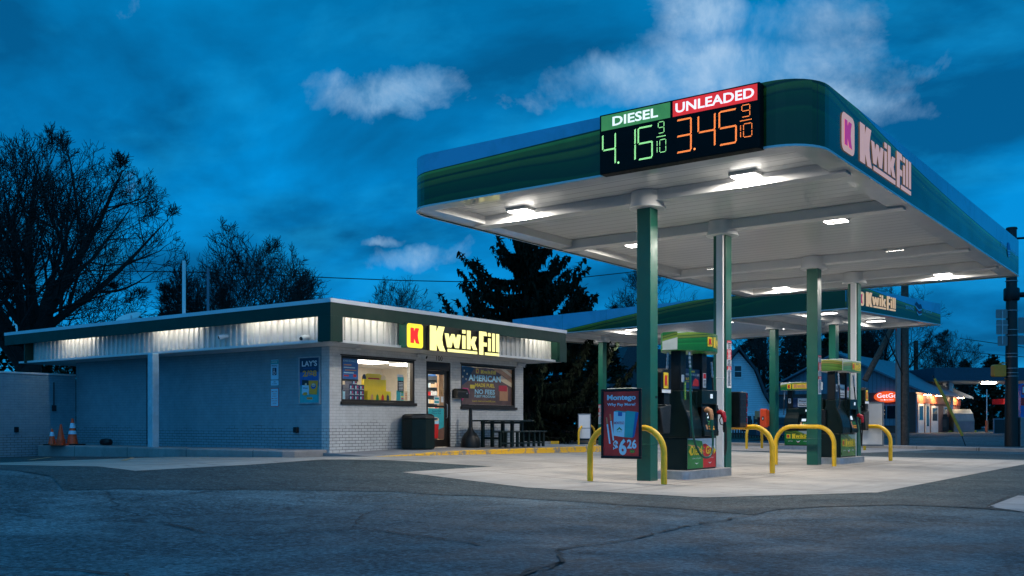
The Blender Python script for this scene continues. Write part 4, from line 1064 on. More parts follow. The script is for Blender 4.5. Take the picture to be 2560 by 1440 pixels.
def service_unit(label, loc, rz, badge=True, trim=None):
    r = thing('service_bin', label, 'bin', loc, rz)
    o = MB(); o.prism([(-.17,1.50),(-.19,1.60),(-.17,1.86),(-.10,1.93),(.17,1.93),(.17,1.50)], -.17, .17, 'y'); o.build('towel_dispenser', M['black'], r, bevel=.015)
    o = MB(); o.box(-.05, .16, -.15, .15, 1.30, 1.5); o.build('bracket', M['black'], r)
    o = MB(); o.prism([(-.10,.78),(.14,.78),(.19,1.30),(-.24,1.24)], -.17, .17, 'y'); o.build('squeegee_bucket', M['charcoal'], r, bevel=.012)
    o = MB(); o.tube([(-.14,0,1.05),(-.30,-.05,1.42)], .014, 6); o.box(-.34, -.28, -.14, .05, 1.40, 1.44); o.build('squeegee', M['black'], r)
    if badge:
        o = MB(); 
        o.at((0, 0, 0)); kbadge(o, -.12, .06, 1.58, 1.86, -.172, 0, 1, r=.08); o.rect(-.17, .16, 1.50, 1.56, -.173, 2)
        o.build('badge', [M['pyellow'], M['pred'], M['pwhite']], r)
    return r
service_unit('black paper towel and squeegee bin with yellow badge behind the first column', (-8.40, 15.82, .05), R(90))
service_unit('black squeegee bin with yellow badge on the last column, bucket jutting out', (-8.36, 27.34, .05), R(90))
rk = thing('wiper_rack', 'black slatted rack with red edging behind the second column', 'rack', (-8.38, 18.93, .93), R(90))
o = MB(); o.box(-.16, .17, -.26, .22, 0, .72); o.build('case', M['black'], rk, bevel=.02)
o = MB()
for k in range(4): o.box(-.165, .175, -.268, -.262, .08+.16*k, .10+.16*k)
o.build('slat', M['charcoal'], rk)
o = MB(); 
for k in range(7): o.box(.171, .182, -.265, .22, .012+.1*k, .092+.1*k)
o.build('edging', M['red'], rk)
p = c2(2.84, -.5); ex_ = thing('extinguisher_box', 'bright orange fire extinguisher box on a far green column', 'extinguisher', (p[0], p[1], .86), C2A)
o = MB(); o.box(-.14, .14, -.16, .0, 0, .74); o.box(-.15, .15, -.02, .1, .05, .69); o.build('case', M['orange'], ex_, bevel=.03, segs=3)
o = MB(); o.rrect(-.05, .05, .28, .44, .02, -.163); o.rect(-.02, .02, .32, .40, -.167, 1); o.build('latch', [M['black'], M['pwhite']], ex_)
o = MB(); o.box(-.3, -.151, -.1, .1, .1, .42); o.build('bracket', M['black'], ex_, bevel=.02)

# ------------------------------------------------------------------ things at the shop front
FX = SX + .001
tc = thing('trash_can', 'dark green eight sided litter bin beside the shop door', 'bin', (-15.98, 17.94, .405), R(22.5))
o = MB(); o.lathe([(.40,0),(.42,.02),(.42,.70),(.40,.72)], 8); o.build('body', M['blackg'], tc, bevel=.01)
o = MB(); o.lathe([(.415,.72),(.42,.735),(.40,.80),(.34,.835),(.2,.84)], 8); o.build('lid', M['black'], tc, bevel=.008)
o = MB(); o.lathe([(.24,0),(.255,.02),(.25,.10),(.235,.22),(.17,.34),(.09,.42),(.055,.52),(.048,.8),(.042,1.0),(.03,1.01)], 20)
o = o.build('ash_receptacle', M['black'], None, smooth=True); o.location = (-15.95, 19.92, .40); tag(o, 'black bottle shaped cigarette receptacle right of the shop door', 'ash bin')
pt = thing('picnic_table', 'dark green slatted picnic table with bench under the poster covered window', 'table', (-15.75, 21.0, .405), R(90))
for y0 in (-.32, -.155, .01, .175):
    o = MB(); o.box(-1.0, 1.0, y0, y0+.15, .66, .70); o.build('top_plank', M['blackg'], pt, bevel=.006)
o = MB(); o.box(-.9, 1.12, -.68, -.42, .38, .415); o.build('seat', M['blackg'], pt, bevel=.006)
for x in (-.85, -.45, 0, .42, .85):
    o = MB(); o.box(x-.035, x+.035, -.06, .02, 0, .66); o.build('leg', M['blackg'], pt)
for x in (-.85, -.6, -.35, -.1, .15, .4, .65, .88, 1.08):
    o = MB(); o.box(x-.03, x+.03, -.60, -.54, 0, .38); o.build('leg', M['blackg'], pt)
o = MB(); o.box(-.9, .9, -.055, .015, .60, .655); o.box(-.88, 1.1, -.595, -.545, .08, .12); o.box(-.86, -.8, -.55, 0, .2, .26); o.box(.82, .88, -.55, 0, .2, .26); o.build('rail', M['blackg'], pt)
mbx = thing('mailbox', 'black arched letter box on the brick between door and second window', 'mailbox', (SX+.11, 19.93, 1.67), R(90))
o = MB(); o.prism([(-.10,0),(.10,0),(.10,.16)] + [(.10*math.cos(R(a)), .16+.08*math.sin(R(a))) for a in range(15, 180, 15)] + [(-.10,.16)], -.22, .22, 'x'); o.build('box', M['black'], mbx, bevel=.006)
o = MB(); o.disc(.14, .12, .015, .022, -.104); o.build('lock', M['steel'], mbx)
def camera_dome(label, loc, rz):
    r = thing('security_camera', label, 'camera', loc, rz, 'white security cameras')
    o = MB(); o.tube([(0,.1,.05),(0,.02,.05)], .05, 12); o.tube([(0,.02,.05),(0,-.10,.01)], [.055, .06], 14); o.build('body', M['white'], r, smooth=True)
    o = MB(); o.tube([(0,-.10,.01),(0,-.125,.0)], [.045, .03], 12); o.build('lens_port', M['black'], r); return r
camera_dome('white security camera under the eave between window and door', (SX+.13, 18.42, 2.63), R(120))
camera_dome('white security camera under the eave at the right end of the shop', (SX+.13, 22.62, 2.62), R(120))
camera_dome('white security camera on the ribbed panel near the green corner post', (-16.36, RY+.20, 2.83), 0)
camera_dome('white security camera on the ribbed panel midway along the side', (-19.12, RY+.20, 3.0), R(-40))
o = MB(); o.lathe([(.05,0),(.07,.02),(.04,.06)], 12); o = o.build('eave_lamp', M['white'], None, smooth=True); o.location = (SX+.3, 16.05, 2.675); tag(o, 'small unlit lamp under the eave above the lit window', 'lamp')
# posters and signs on the side wall
lp = thing('wall_poster', 'tall blue crisps poster in a metal frame on the side wall', 'poster', (-17.38, SY-.002, 1.455), 0)
o = MB(); w_, h_ = .70, 1.07; t = .028
for q in ((0, w_, 0, t), (0, w_, h_-t, h_), (0, t, t, h_-t), (w_-t, w_, t, h_-t)): o.box(q[0], q[1], -.035, -.001, q[2], q[3])
o.build('frame', M['steel'], lp, bevel=.004)
o = MB(); Y = -.012; o.rect(.028, .672, .028, 1.042, Y, 0); o.rect(.028, .672, .028, .36, Y-.002, 1); o.plate([(.028,.36),(.672,.36),(.672,.40),(.4,.46),(.028,.42)], Y-.003, 1)
o.rect(.028, .672, .72, 1.042, Y-.002, 2)
sh = o.build('poster_sheet', [M['pblue'], M['pteal'], M['pnavy']], lp)
o = MB(); o.text("LAY'S", .35, .85, .13, .50, .03, 'C', Y-.006, 0); o.text('Tasty Wavy & Salty', .35, .785, .04, .42, .008, 'C', Y-.006, 3); o.text('2/$8', .36, .60, .155, .46, .035, 'C', Y-.006, 1)
o.rrect(.27, .45, .10, .15, .01, Y-.006, 1); o.text('2 FOR $8', .36, .113, .022, .14, .006, 'C', Y-.009, 2)
o.build('lettering', [M['pwhite'], M['porange'], M['pnavy'], M['pblue']], sh)
o = MB(); o.plate([(.10,.24),(.32,.20),(.36,.50),(.12,.53)], Y-.005, 0); o.plate([(.10,.43),(.34,.42),(.36,.53),(.11,.55)], Y-.007, 1); o.disc(.235,.44,.035,.035,Y-.009,2)
o.plate([(.345,.22),(.60,.205),(.64,.52),(.33,.53)], Y-.011, 3); o.disc(.49,.40,.085,.065,Y-.013,4); o.disc(.49,.42,.06,.04,Y-.015,2); o.text("Lay's", .49, .385, .05, .12, .012, 'C', Y-.017, 5)
o.plate([(.12,.22),(.2,.19),(.3,.22),(.26,.27),(.17,.26)], Y-.012, 3); o.text('Wavy', .22, .33, .05, .16, .01, 'C', Y-.009, 5)
o.build('print', [M['pcyan'], M['pblack'], M['pcream'], M['porange'], M['pblue'], M['pnavy']], sh)
ds = thing('parking_sign', 'white reserved parking sign with wheelchair symbol and small plate below', 'sign', (-18.36, SY-.002, 1.90), 0)
o = MB(); o.rrect(0, .27, .0, .12, .02, -.006, 0); o.rrect(0, .27, .14, .6, .02, -.006, 0); o.rect(.0, .27, .50, .585, -.009, 1); po = o.build('plate', [M['pcyan'], M['pteal']], ds)
o = MB(); o.text('RESERVED', .135, .525, .035, .2, .01, 'C', -.013, 0); o.text('PARKING', .135, .44, .04, .19, .01, 'C', -.013, 1); o.rrect(.065, .205, .24, .41, .01, -.013, 1)
o.disc(.125, .38, .014, .014, -.017, 0); o.plate([(.115,.36),(.135,.36),(.14,.32),(.165,.32),(.18,.275),(.165,.27),(.155,.305),(.12,.305)], -.017, 0)
o.plate([(.13+.045*math.cos(R(a)), .295+.045*math.sin(R(a))) for a in range(120, 361, 20)] + [(.13+.03*math.cos(R(a)), .295+.03*math.sin(R(a))) for a in range(360, 119, -20)], -.017, 0)
o.text('VAN', .135, .07, .03, .08, .006, 'C', -.013, 1); o.text('ACCESSIBLE', .135, .03, .025, .18, .006, 'C', -.013, 1); o.build('lettering', [M['pwhite'], M['pnavy']], po)
fs = thing('parking_sign', 'red bordered parking penalty sign below the wheelchair sign', 'sign', (-18.36, SY-.002, 1.41), 0)
o = MB(); o.rrect(-.005, .275, -.005, .425, .02, -.006, 1); o.rrect(.008, .262, .008, .412, .015, -.009, 0); po = o.build('plate', [M['pcyan'], M['pred']], fs)
o = MB()
for k, tx in enumerate(('MIN FINE', '$50', '$200', 'MAX FINE', 'TOW AWAY', 'ZONE')): o.text(tx, .135, .335 - .055*k, .028, .09 + .012*len(tx), .006, 'C', -.013, 0)
o.build('lettering', [M['pred']], po)
o = MB(); o.box(0, .12, -.07, 0, 0, .13); o = o.build('outlet_box', M['black'], None, bevel=.008); o.location = (-17.52, SY-.003, .80); tag(o, 'small dark outlet box low on the side wall under the poster', 'outlet')
# platform things
def cone(label, h, loc, bands=True, stack=0):
    r = thing('traffic_cone', label, 'cone', loc, R(20), 'traffic cones on the platform')
    b = .19 * h / .7 + .05; rt, rb = .025, .13 * h / .7 + .02
    o = MB(); o.prism(rr(-b, b, -b, b, .04), 0, .035); o.build('base', M['black' if bands else 'orange'], r, bevel=.006)
    o = MB(); o.lathe([(rb, .035), (rb*.93, .05), (rt, h-.005), (rt*.6, h)], 20)
    for k in range(stack): o.lathe([(rb+.012, .05+.03*k), (rb+.004, .068+.03*k)], 20)
    o.build('body', M['orange'], r, smooth=True, angle=50)
    if bands:
        for a, c in (((.62, .82), (.38, .52)) if h > .6 else ((.52, .80),)):
            ra, rc = rb + (rt-rb)*a + .004, rb + (rt-rb)*c + .004
            o = MB(); o.lathe([(ra, .035+(h-.035)*a), (rc, .035+(h-.035)*c)], 20); o.build('reflective_band', M['pcyan'], r, smooth=True)
    return r
p = at(130, 26.75); cone('short orange cone with one white band, leftmost on the platform', .44, (p[0], p[1], .43))
p = at(152, 26.6); cone('plain orange cone in a low stack between the banded cones', .56, (p[0], p[1], .43), False, 4)
p = at(181, 26.9); cone('tallest orange cone with two white bands', .72, (p[0], p[1], .43))
bg = thing('dark_bag', 'black lumpy bag left on the platform by the wall', 'bag', (-24.62, 15.1, .43), 0)
o = MB(); o.lathe([(.1,0),(.17,.02),(.19,.09),(.15,.16),(.05,.18)], 14, sx=1.3, sy=.7); o.build('body', M['black'], bg, smooth=True)
# long wall beyond
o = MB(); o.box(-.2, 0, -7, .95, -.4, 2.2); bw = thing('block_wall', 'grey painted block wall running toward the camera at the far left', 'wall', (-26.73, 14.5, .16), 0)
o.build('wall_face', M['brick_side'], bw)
o = MB(); o.box(-.23, .03, -7, .95, 2.2, 2.25); o.build('coping', M['white_trim'], bw, bevel=.01)
o = MB(); o.box(.0, .05, -.8, -.7, .62, .76); o.build('outlet_box', M['black'], bw)
o = MB(); o.tube([(.02, .3, 2.0), (.02, .3, 1.35)], .018, 6); o.box(0, .06, .25, .35, 1.2, 1.36); o.build('conduit', M['charcoal'], bw)
# cameras' cable lamp on the eave end
# things in the windows
wp = thing('window_poster', 'dark notice hanging in the top left corner of the lit window', 'poster', (SX-.1, 15.93, 2.0), R(90))
o = MB(); o.rect(0, .52, -.02, .51, 0, 0); o.rect(0, .52, -.02, .03, -.002, 1); sh = o.build('poster_sheet', [M['pblue'], M['pblack']], wp)
o = MB(); o.text('KWIK REWARDS', .26, .42, .05, .42, .01, 'C', -.004, 0)
for k, (a, b) in enumerate(((.06, .3), (.06, .42), (.1, .46), (.06, .38))): o.rect(a, b, .34-.06*k, .365-.06*k, -.004, 0 if k % 2 else 1)
o.rrect(.36, .46, .08, .14, .01, -.004, 2); o.rect(.06, .22, .09, .12, -.004, 2); o.build('lettering', [M['pcyan'], M['tan'], M['pred']], sh)
def goods(name, label, cat, loc, fn, mats, part='stack', grp=None):
    r = thing(name, label, cat, loc, R(90), grp); o = MB(); fn(o); o.build(part, mats, r); return r
ct = thing('window_counter', 'low counter shelf along the inside of the lit window', 'shelf', (SX-.35, 17.05, .42), R(90)); o = MB(); o.box(-1.2, 1.2, -.1, .35, 0, 1.13); o.build('cabinet', M['shelf'], ct)
n = 0
for row, cols in ((0, 3), (1, 3), (2, 3), (3, 1)):
    for k in range(cols):
        r = thing('drink_carton', ('dark drink carton, %s of the %s layer of the pile in the lit window' % (('left', 'middle', 'right')[k], ('bottom', 'second', 'third')[row])) if row < 3 else 'single dark drink carton on top of the pile in the lit window',
                  'carton', (SX-.42, 16.36 + .165*k + (.1 if row == 3 else 0), 1.55+.125*row), R(90), 'drink cartons piled in the window')
        o = MB(); o.box(0, .16, -.12, .12, 0, .122); o.build('box', M['pnavy'], r, bevel=.004)
        o = MB(); o.disc(.05, .06, .022, .035, -.123, 0); o.disc(.105, .065, .02, .035, -.123, 1); o.rect(.015, .145, .012, .024, -.122, 2); o.build('print', [M['pcyan'], M['pmagenta'], M['pwhite']], r)
yd = thing('snack_display', 'bright yellow cardboard sweet display standing in the lit window', 'display', (SX-.4, 16.92, 1.55), R(90))
o = MB(); o.box(0, .8, -.14, .14, 0, .24); o.box(.02, .78, .0, .06, .24, .52); o.prism([(0,.24),(.8,.24),(.78,.58),(.62,.66),(.2,.66),(.02,.58)], .06, .075, 'y'); o.build('carton', M['pyellow'], yd, bevel=.004)
o = MB(); o.plate([(.2,.46),(.62,.46),(.6,.56),(.22,.56)], .052, 0); o.text('TASTE THE FUN', .41, .49, .035, .34, .008, 'C', .048, 1)
for k, c in enumerate((3, 4, 0, 2)): o.plate([(.1+.18*k,.01),(.2+.18*k,.01),(.19+.18*k,.12),(.15+.18*k,.17),(.11+.18*k,.12)], -.143, c)
o.disc(.08, .52, .07, .12, .05, 2, 14); o.disc(.73, .55, .08, .10, .05, 5, 14)
for k in range(3): o.rrect(.2+.14*k, .29+.14*k, .34, .38, .01, .05, 2)
o.build('print', [M['pred'], M['pwhite'], M['pnavy'], M['tan'], M['pgreen'], M['pcream']], yd)
wc = thing('window_card', 'teal and black menu card inside the right of the lit window', 'card', (SX-.1, 17.78, 1.78), R(90))
o = MB(); o.rect(0, .22, 0, .27, 0, 0); o.rect(0, .22, .27, .36, 0, 1); o.rect(-.02, .2, .36, .42, 0, 2)
for k in range(6): o.rect(.04, .19, .04+.035*k, .052+.035*k, -.003, 2)
o.build('card', [M['pblack'], M['pteal'], M['pwhite']], wc)
wc = thing('window_card', 'row of coloured stickers along the bottom right of the lit window', 'card', (SX-.1, 17.74, 1.57), R(90))
o = MB(); o.rect(0, .15, 0, .24, 0, 0); o.rect(.16, .26, 0, .23, 0, 1); o.rect(.28, .4, .0, .23, 0, 2)
for k in range(4): o.rect(.17, .25, .03+.05*k, .06+.05*k, -.003, (3, 4, 1, 5)[k]); o.rect(.30, .38, .04+.04*k, .05+.04*k, -.003, 3)
o.build('card', [M['pteal'], M['pteal'], M['pcream'], M['pred'], M['pyellow'], M['pgreen']], wc)
jg = thing('washer_jug', 'pale blue jug at the left of the lit window sill', 'jug', (SX-.3, 16.1, 1.55), R(90)); o = MB(); o.prism(rr(-.09, .09, -.06, .06, .03), 0, .2); o.tube([(0,0,.2),(0,0,.3)], [.05, .02], 10); o.build('body', M['pcyan'], jg, smooth=True)
# wall cabinets and green board deep in the room
wb = thing('wall_cabinet', 'pale wall cabinet on the back wall seen through the lit window', 'cabinet', (SX-5.18, 18.6, 1.5), R(90)); o = MB()
for k in range(4): o.box(-.8+.62*k, -.2+.62*k, -.35, 0, .15, 1.0)
o.build('doors', M['white'], wb, bevel=.008)
gc = thing('drinks_cooler', 'green lit goods shelf low on the left inside the lit window', 'cooler', (SX-3.6, 15.9, .42), R(90)); o = MB(); o.box(-.1, 1.3, -.3, .3, 0, 1.05); o.build('case', M['pgreen'], gc); o = MB(); o.box(-.1, 1.3, -.32, .3, 1.05, 1.12); o.build('top', M['int_wood'], gc)
ck = thing('cigarette_rack', 'tall rack of small packs on shelves seen through the shop door', 'rack', (-18.45, 20.55, .42), TH); o = MB(); o.box(-.1, 1.5, 0, .2, 0, 2.2); 
for k in range(8): o.box(-.1, 1.5, -.12, 0, .25+.22*k, .265+.22*k)
o.build('shelving', M['shelf'], ck)
rnd = random.Random(4); o = MB()
for k in range(7):
    x = -.08
    while x < 1.42:
        w_ = .055; o.box(x, x+w_*.9, -.1, -.02, .266+.22*k, .266+.22*k+rnd.uniform(.09, .13), rnd.randrange(4)); x += w_
stf = o.build('packs', [M['pwhite'], M['pcream'], M['pred'], M['pcyan']], ck); stf['kind'] = 'stuff'
o = MB(); o.rect(-.1, 1.5, 1.9, 2.2, -.03, 0); o.rect(.1, .5, 1.95, 2.15, -.035, 1); o.rect(.6, .8, 1.92, 2.1, -.035, 2); o.build('header', [M['pblue'], M['pwhite'], M['pcream']], ck)
gn = thing('goods_shelf', 'low shelf of coloured goods in the middle of the shop floor', 'shelf', (SX-2.6, 17.6, .42), R(70)); o = MB(); o.box(-1, 1, -.05, .05, 0, 1.3)
for k in range(4): o.box(-1, 1, -.32, -.05, .15+.3*k, .17+.3*k)
o.build('shelving', M['white'], gn); rnd = random.Random(9); o = MB()
for k in range(4):
    x = -.98
    while x < .9:
        w_ = rnd.uniform(.06, .14); o.box(x, x+w_*.92, -.28, -.08, .171+.3*k, .171+.3*k+rnd.uniform(.12, .22), rnd.randrange(6)); x += w_
q = o.build('goods', [M['pred'], M['pyellow'], M['pteal'], M['pwhite'], M['porange'], M['pnavy']], gn); q['kind'] = 'stuff'
for k, (y_, z_, c_) in enumerate(((17.2, 1.9, 'pteal'), (17.9, 2.0, 'pcream'), (20.3, 1.7, 'pred'))):
    q = MB(); q.box(0, .4, -.01, 0, 0, .5); q = q.build('wall_notice', M[c_], None); q.location = (SX-5.14, y_, z_-.2); q.rotation_euler.z = R(90); tag(q, ('small teal', 'small cream', 'small red')[k] + ' notice on the back wall inside the shop', 'notice')
dp = thing('inner_partition', 'wooden partition just inside the shop door', 'partition', (SX-.42, 19.66, .42), R(90)); o = MB(); o.box(-.0, .2, -.03, .03, 0, 2.1); o.build('panel', M['int_wood'], dp)
dpo = thing('door_poster', 'pale blue iced drink poster on the lower glass of the shop door', 'poster', (SX-.055, 18.86, .62), R(90))
o = MB(); o.rect(0, .60, 0, .78, 0, 0); o.plate([(0,0),(.6,0),(.6,.3),(.25,.2),(0,.1)], -.002, 1); sh = o.build('poster_sheet', [M['pteal'], M['pbrown']], dpo)
o = MB(); o.plate([(.12,.02),(.36,.02),(.40,.40),(.08,.40)], -.005, 0); o.plate([(.085,.38),(.395,.38),(.40,.5),(.08,.5)], -.006, 1); o.disc(.24,.5,.16,.05,-.008,2); o.disc(.24,.51,.12,.03,-.010,3); o.text('Tank Full', .3, .69, .035, .36, .01, 'C', -.005, 3); o.text('Thirst Full', .3, .63, .035, .36, .01, 'C', -.005, 3)
o.build('print', [M['pred'], M['pcyan'], M['pcream'], M['pnavy']], sh)
dst = thing('door_sticker', 'small stickers at mid height on the shop door glass', 'sticker', (SX-.05, 18.9, 1.5), R(90)); o = MB(); o.rect(.17, .38, 0, .2, 0, 0); o.rect(.44, .54, .05, .2, 0, 0); o.rect(.19, .36, .03, .08, -.003, 1); o.rect(.19, .36, .12, .17, -.003, 1); o.build('card', [M['pwhite'], M['pteal']], dst)
fp = thing('window_poster', 'large fuel advert with a flag filling the second shop window', 'poster', (SX-.085, 20.14, 1.52), R(90))
o = MB(); o.rect(0, 2.28, 0, .99, 0, 0); o.plate([(0,.45),(.3,.6),(.62,.99),(0,.99)], -.002, 1); o.plate([(1.35,.99),(2.28,.99),(2.28,.62),(1.9,.8)], -.002, 2); o.plate([(1.6,.72),(2.28,.5),(2.28,.62),(1.8,.82)], -.003, 4); o.plate([(1.75,.99),(2.28,.78),(2.28,.86),(2.0,.99)], -.004, 4)
o.plate([(0,.05),(.12,.1),(.3,.3),(.42,.28),(.35,.42),(.15,.44),(0,.34)], -.003, 3); o.plate([(.05,.18),(.14,.2),(.24,.36),(.2,.4)], -.005, 4); o.rect(1.72, 2.1, .12, .5, -.003, 2); o.rrect(1.68, 2.06, .38, .54, .02, -.005, 5)
for q in ((.18,.88),(.3,.8),(.12,.72),(.26,.66)): o.disc(q[0], q[1], .03, .03, -.004, 4, 5)
sh = o.build('poster_sheet', [M['pbrown'], M['pnavy'], M['tan'], M['pmagenta'], M['pcream'], M['pred']], fp)
o = MB(); y = -.008
kbadge(o, .66, .78, .83, .95, y, 1, 3, r=.1); wordmark(o, .88, .83, .66, .1, y, 1); o.text('AMERICAN', 1.06, .62, .17, 1.42, .035, 'C', y, 0); o.text('MADE FUEL', 1.06, .47, .10, .86, .03, 'C', y, 1); o.text('NO FEES', 1.06, .28, .13, .88, .025, 'C', y, 0)
o.text('FLEET PROGRAM', 1.06, .19, .065, .9, .015, 'C', y, 0); o.text('Learn more at kwikfill.com', 1.02, .07, .05, 1.0, .006, 'C', y, 1); o.rrect(.42, .62, .42, .52, .01, y, 1)
o.build('lettering', [M['pcyan'], M['pyellow'], M['pwhite'], M['pred']], sh)

# ------------------------------------------------------------------ neighbouring station across the road
gb = thing('roadside_shop', 'small brick and panel shop with a lit red sign across the road', 'building', (-18.55, 73.2, .34))
def go_(): return MB()
W_, L_ = 11.0, 13.5
o = go_(); o.box(-W_, 0, 0, .2, -.3, 2.9); o.box(-.2, 0, .2, L_, -.3, 2.9); o.box(-W_, -W_+.2, .2, L_, -.3, 2.9); o.box(-W_+.2, -.2, L_-.2, L_, -.3, 2.9); o.build('wall', M['redbrick'], gb)
o = go_(); o.prism([(-W_-.4, 2.9), (.4, 2.9), (-W_/2, 5.75)], -.02, .1, 'y'); o.build('gable', M['getgo_wall'], gb)
o = go_(); s1 = .455
o.prism([(.9, 2.72), (.9, 2.84), (-W_/2, 5.95), (-W_/2, 5.80)], -.5, L_+.6, 'y'); o.prism([(-W_-.9, 2.72), (-W_/2, 5.80), (-W_/2, 5.95), (-W_-.9, 2.84)], -.5, L_+.6, 'y'); o.build('roof', M['vinyl'], gb)
o = go_(); o.box(-4.7, -.75, -.06, .02, .55, 2.0); o.box(-4.7, -.75, -.05, .02, 2.0, 2.1); f_ = o.build('window', M['getgo_wall'], gb)
o = go_(); o.box(-4.6, -3.35, -.09, -.05, 1.05, 1.95); o.box(-3.25, -2.05, -.09, -.05, 1.05, 1.95); o.box(-1.95, -.85, -.09, -.05, 1.05, 1.95); o.build('pane', M['dark_glass'], f_)
M['warm_shelf'] = glow('dim_shelf_light', (1, .6, .3), .5, None, .6)
o = go_(); 
for z in (1.35, 1.62): o.box(-3.9, -2.1, -.095, -.091, z, z+.05)
o.build('lit_shelf', M['warm_shelf'], f_)
o = go_(); o.lathe([(.5, 0), (.5, .12)], 28)
for i, v in enumerate(o.v): o.v[i] = (v[0]*1.85 - 1.9, -.22 + v[2], v[1]*.8 + 2.60)
f_ = o.build('sign_face', M['getgo'], gb)
o = go_(); o.text('GetGo', -1.9, 2.53, .32, 1.4, .008, 'C', -.235); o.text('from Market District', -1.9, 2.35, .08, .9, .01, 'C', -.235); o.build('sign_lettering', M['led_white'], f_)
for (y0, y1, z0, z1), (a, b, c, d) in (((.5, 2.1, 0, 2.1), (.8, 1.8, .95, 1.95)), ((2.6, 3.7, 0, 2.15), (2.85, 3.45, .5, 1.95)), ((4.2, 6.2, 0, 2.0), (4.5, 5.9, .9, 1.85)), ((8.0, 9.0, .8, 2.0), (8.1, 8.9, .9, 1.9))):
    o = go_(); o.box(0, .04, y0, y1, z0, z1); f_ = o.build('shopfront_panel', M['white_trim'], gb); o = go_(); o.box(.041, .05, a, b, c, d); o.build('pane', M['dark_glass'], f_)
M['warm_lamp'] = glow('warm_soffit_lamp', (1, .68, .38), 85); M['lens3'] = glow('lit_lens_road', (1, .85, .68), 40)
M['orange_band'] = mat('orange_red_band', (.6, .13, .05), .5)
o = go_(); o.box(.0, .06, 0.02, L_, 2.15, 2.72); o.build('canopy_band', M['orange_band'], gb)
for yy in (1.2, 4.6, 11.5):
    o = go_(); o.box(.35, .6, yy-.55, yy+.55, 2.71, 2.74); o.build('soffit_lamp', M['warm_lamp'], gb)
o = go_(); o.tube([(.05, -.05, 2.8), (.05, -.05, 0)], .05, 6); o.build('drainpipe', M['vinyl'], gb)
# its canopy
pc = at(2450, 80)
c3 = thing('fuel_canopy', 'dark blue flat canopy of the station across the road', 'canopy', (pc[0], pc[1], .36), TH + R(2))
o = MB(); o.box(-5.3, 9, -3.4, 3.4, 3.98, 4.98); o.build('fascia', M['darkblue'], c3, bevel=.02)
o = MB(); o.box(-5.2, 8.9, -3.3, 3.3, 3.955, 3.979); o.build('ceiling_deck', M['white'], c3)
for x, y in ((-3.2, -1.6), (-2.5, 1.0), (5.4, -1.6), (6.1, 1.0)):
    o = MB(); o.box(x-.16, x+.16, y-.16, y+.16, 0, 3.95); o.build('column', M['white'], c3, bevel=.01)
for x, y in ((-.2, -1.8), (.45, -.6), (1.1, .8), (4.4, -1.8), (5.0, .6)):
    o = MB(); o.box(x-.45, x+.45, y-.25, y+.25, 3.90, 3.954); o.build('lamp', M['lens3'], c3)
o = MB(); o.box(-4.6, -1.4, -2.2, 1.7, -.1, .13); o.build('island', M['yellow'], c3)
for k, (x, y) in enumerate(((-2.05, -1.4), (-1.75, -.9))):
    q = MB(); q.tube([(0,0,0),(0,0,1.45)], .085, 10); b_ = q.build('bollard', M['yellow'], None, smooth=True); v = Matrix.Rotation(TH+R(2), 4, 'Z') @ Vector((x, y, 0)); b_.location = (pc[0]+v.x, pc[1]+v.y, .36)
    tag(b_, 'yellow bollard at the station across the road, ' + ('nearer the white column' if k == 0 else 'nearer the ice chest'), 'bollard', 'bollards across the road')
p = at(2352, 76.5); r = thing('fuel_pump', 'dark pump between the white columns across the road', 'fuel pump', (p[0], p[1], .45), TH); o = MB(); o.box(-.5, .5, -.3, .3, 0, 1.1); o.box(-.45, .45, -.2, .2, 1.1, 1.3); o.build('cabinet', M['black'], r, bevel=.02); o = MB(); o.rect(-.3, .3, .3, .9, -.31); o.build('panel', M['charcoal'], r)
p = at(2402, 78); r = thing('ice_chest', 'pale sloping fronted ice chest across the road', 'freezer', (p[0], p[1], .36), TH); o = MB(); o.prism([(-.6,0),(.6,0),(.6,1.75),(.1,1.8),(-.35,1.45),(-.6,.9)], -.8, .8, 'x'); o.build('cabinet', M['teal_sign'], r, bevel=.02); o = MB(); o.box(-.7, .7, -.63, -.601, .2, .8); o.build('door', M['vinyl'], r)
p = at(2506, 62); r = thing('fuel_pump', 'pump with blue and red front at the right edge, behind the traffic pole', 'fuel pump', (p[0]-.2, p[1], .2), TH)
p = at(2567, 64); r.location = (p[0], p[1], .28)
o = MB(); o.box(-.55, .55, -.35, .35, 0, 4.3-1.0); o.build('cabinet', M['pblue'], r, bevel=.03); o = MB(); o.box(-.56, .56, -.36, -.351, 1.9, 2.4); o.box(-.5, .5, -.36, -.351, 2.6, 3.2); o.build('front_panel', M['pred'], r)
o = MB(); o.rect(-.45, .45, 2.7, 3.1, -.365); o.rect(-.3, .3, 1.2, 1.6, -.352); o.build('display', M['pwhite'], r)
p = at(2505, 68); r = thing('advert_frame', 'low blue framed board standing near the traffic pole', 'sign', (p[0], p[1], .3), TH); o = MB()
for q in ((-.6,.6,0,.08),(-.6,.6,1.0,1.08),(-.6,-.52,.08,1.0),(.52,.6,.08,1.0)): o.box(q[0], q[1], -.03, .03, q[2], q[3])
o.build('frame', M['vinyl'], r); o = MB(); o.rect(-.52, .52, .08, 1.0, 0); o.build('sheet', M['pblack'], r)
p = at(2467, 76); o = MB(); o.tube([(0,0,0),(0,0,.9)], .11, 10); o = o.build('bollard', M['orange_band'], None, smooth=True); o.location = (p[0], p[1], .36); tag(o, 'orange bollard at the foot of a thin pole across the road', 'bollard')
p = at(2467, 76.4); o = MB(); o.tube([(0,0,0),(0,0,3.3)], .035, 6); o = o.build('flag_pole', M['white'], None); o.location = (p[0], p[1], .36); tag(o, 'thin white pole rising behind the orange bollard', 'pole')
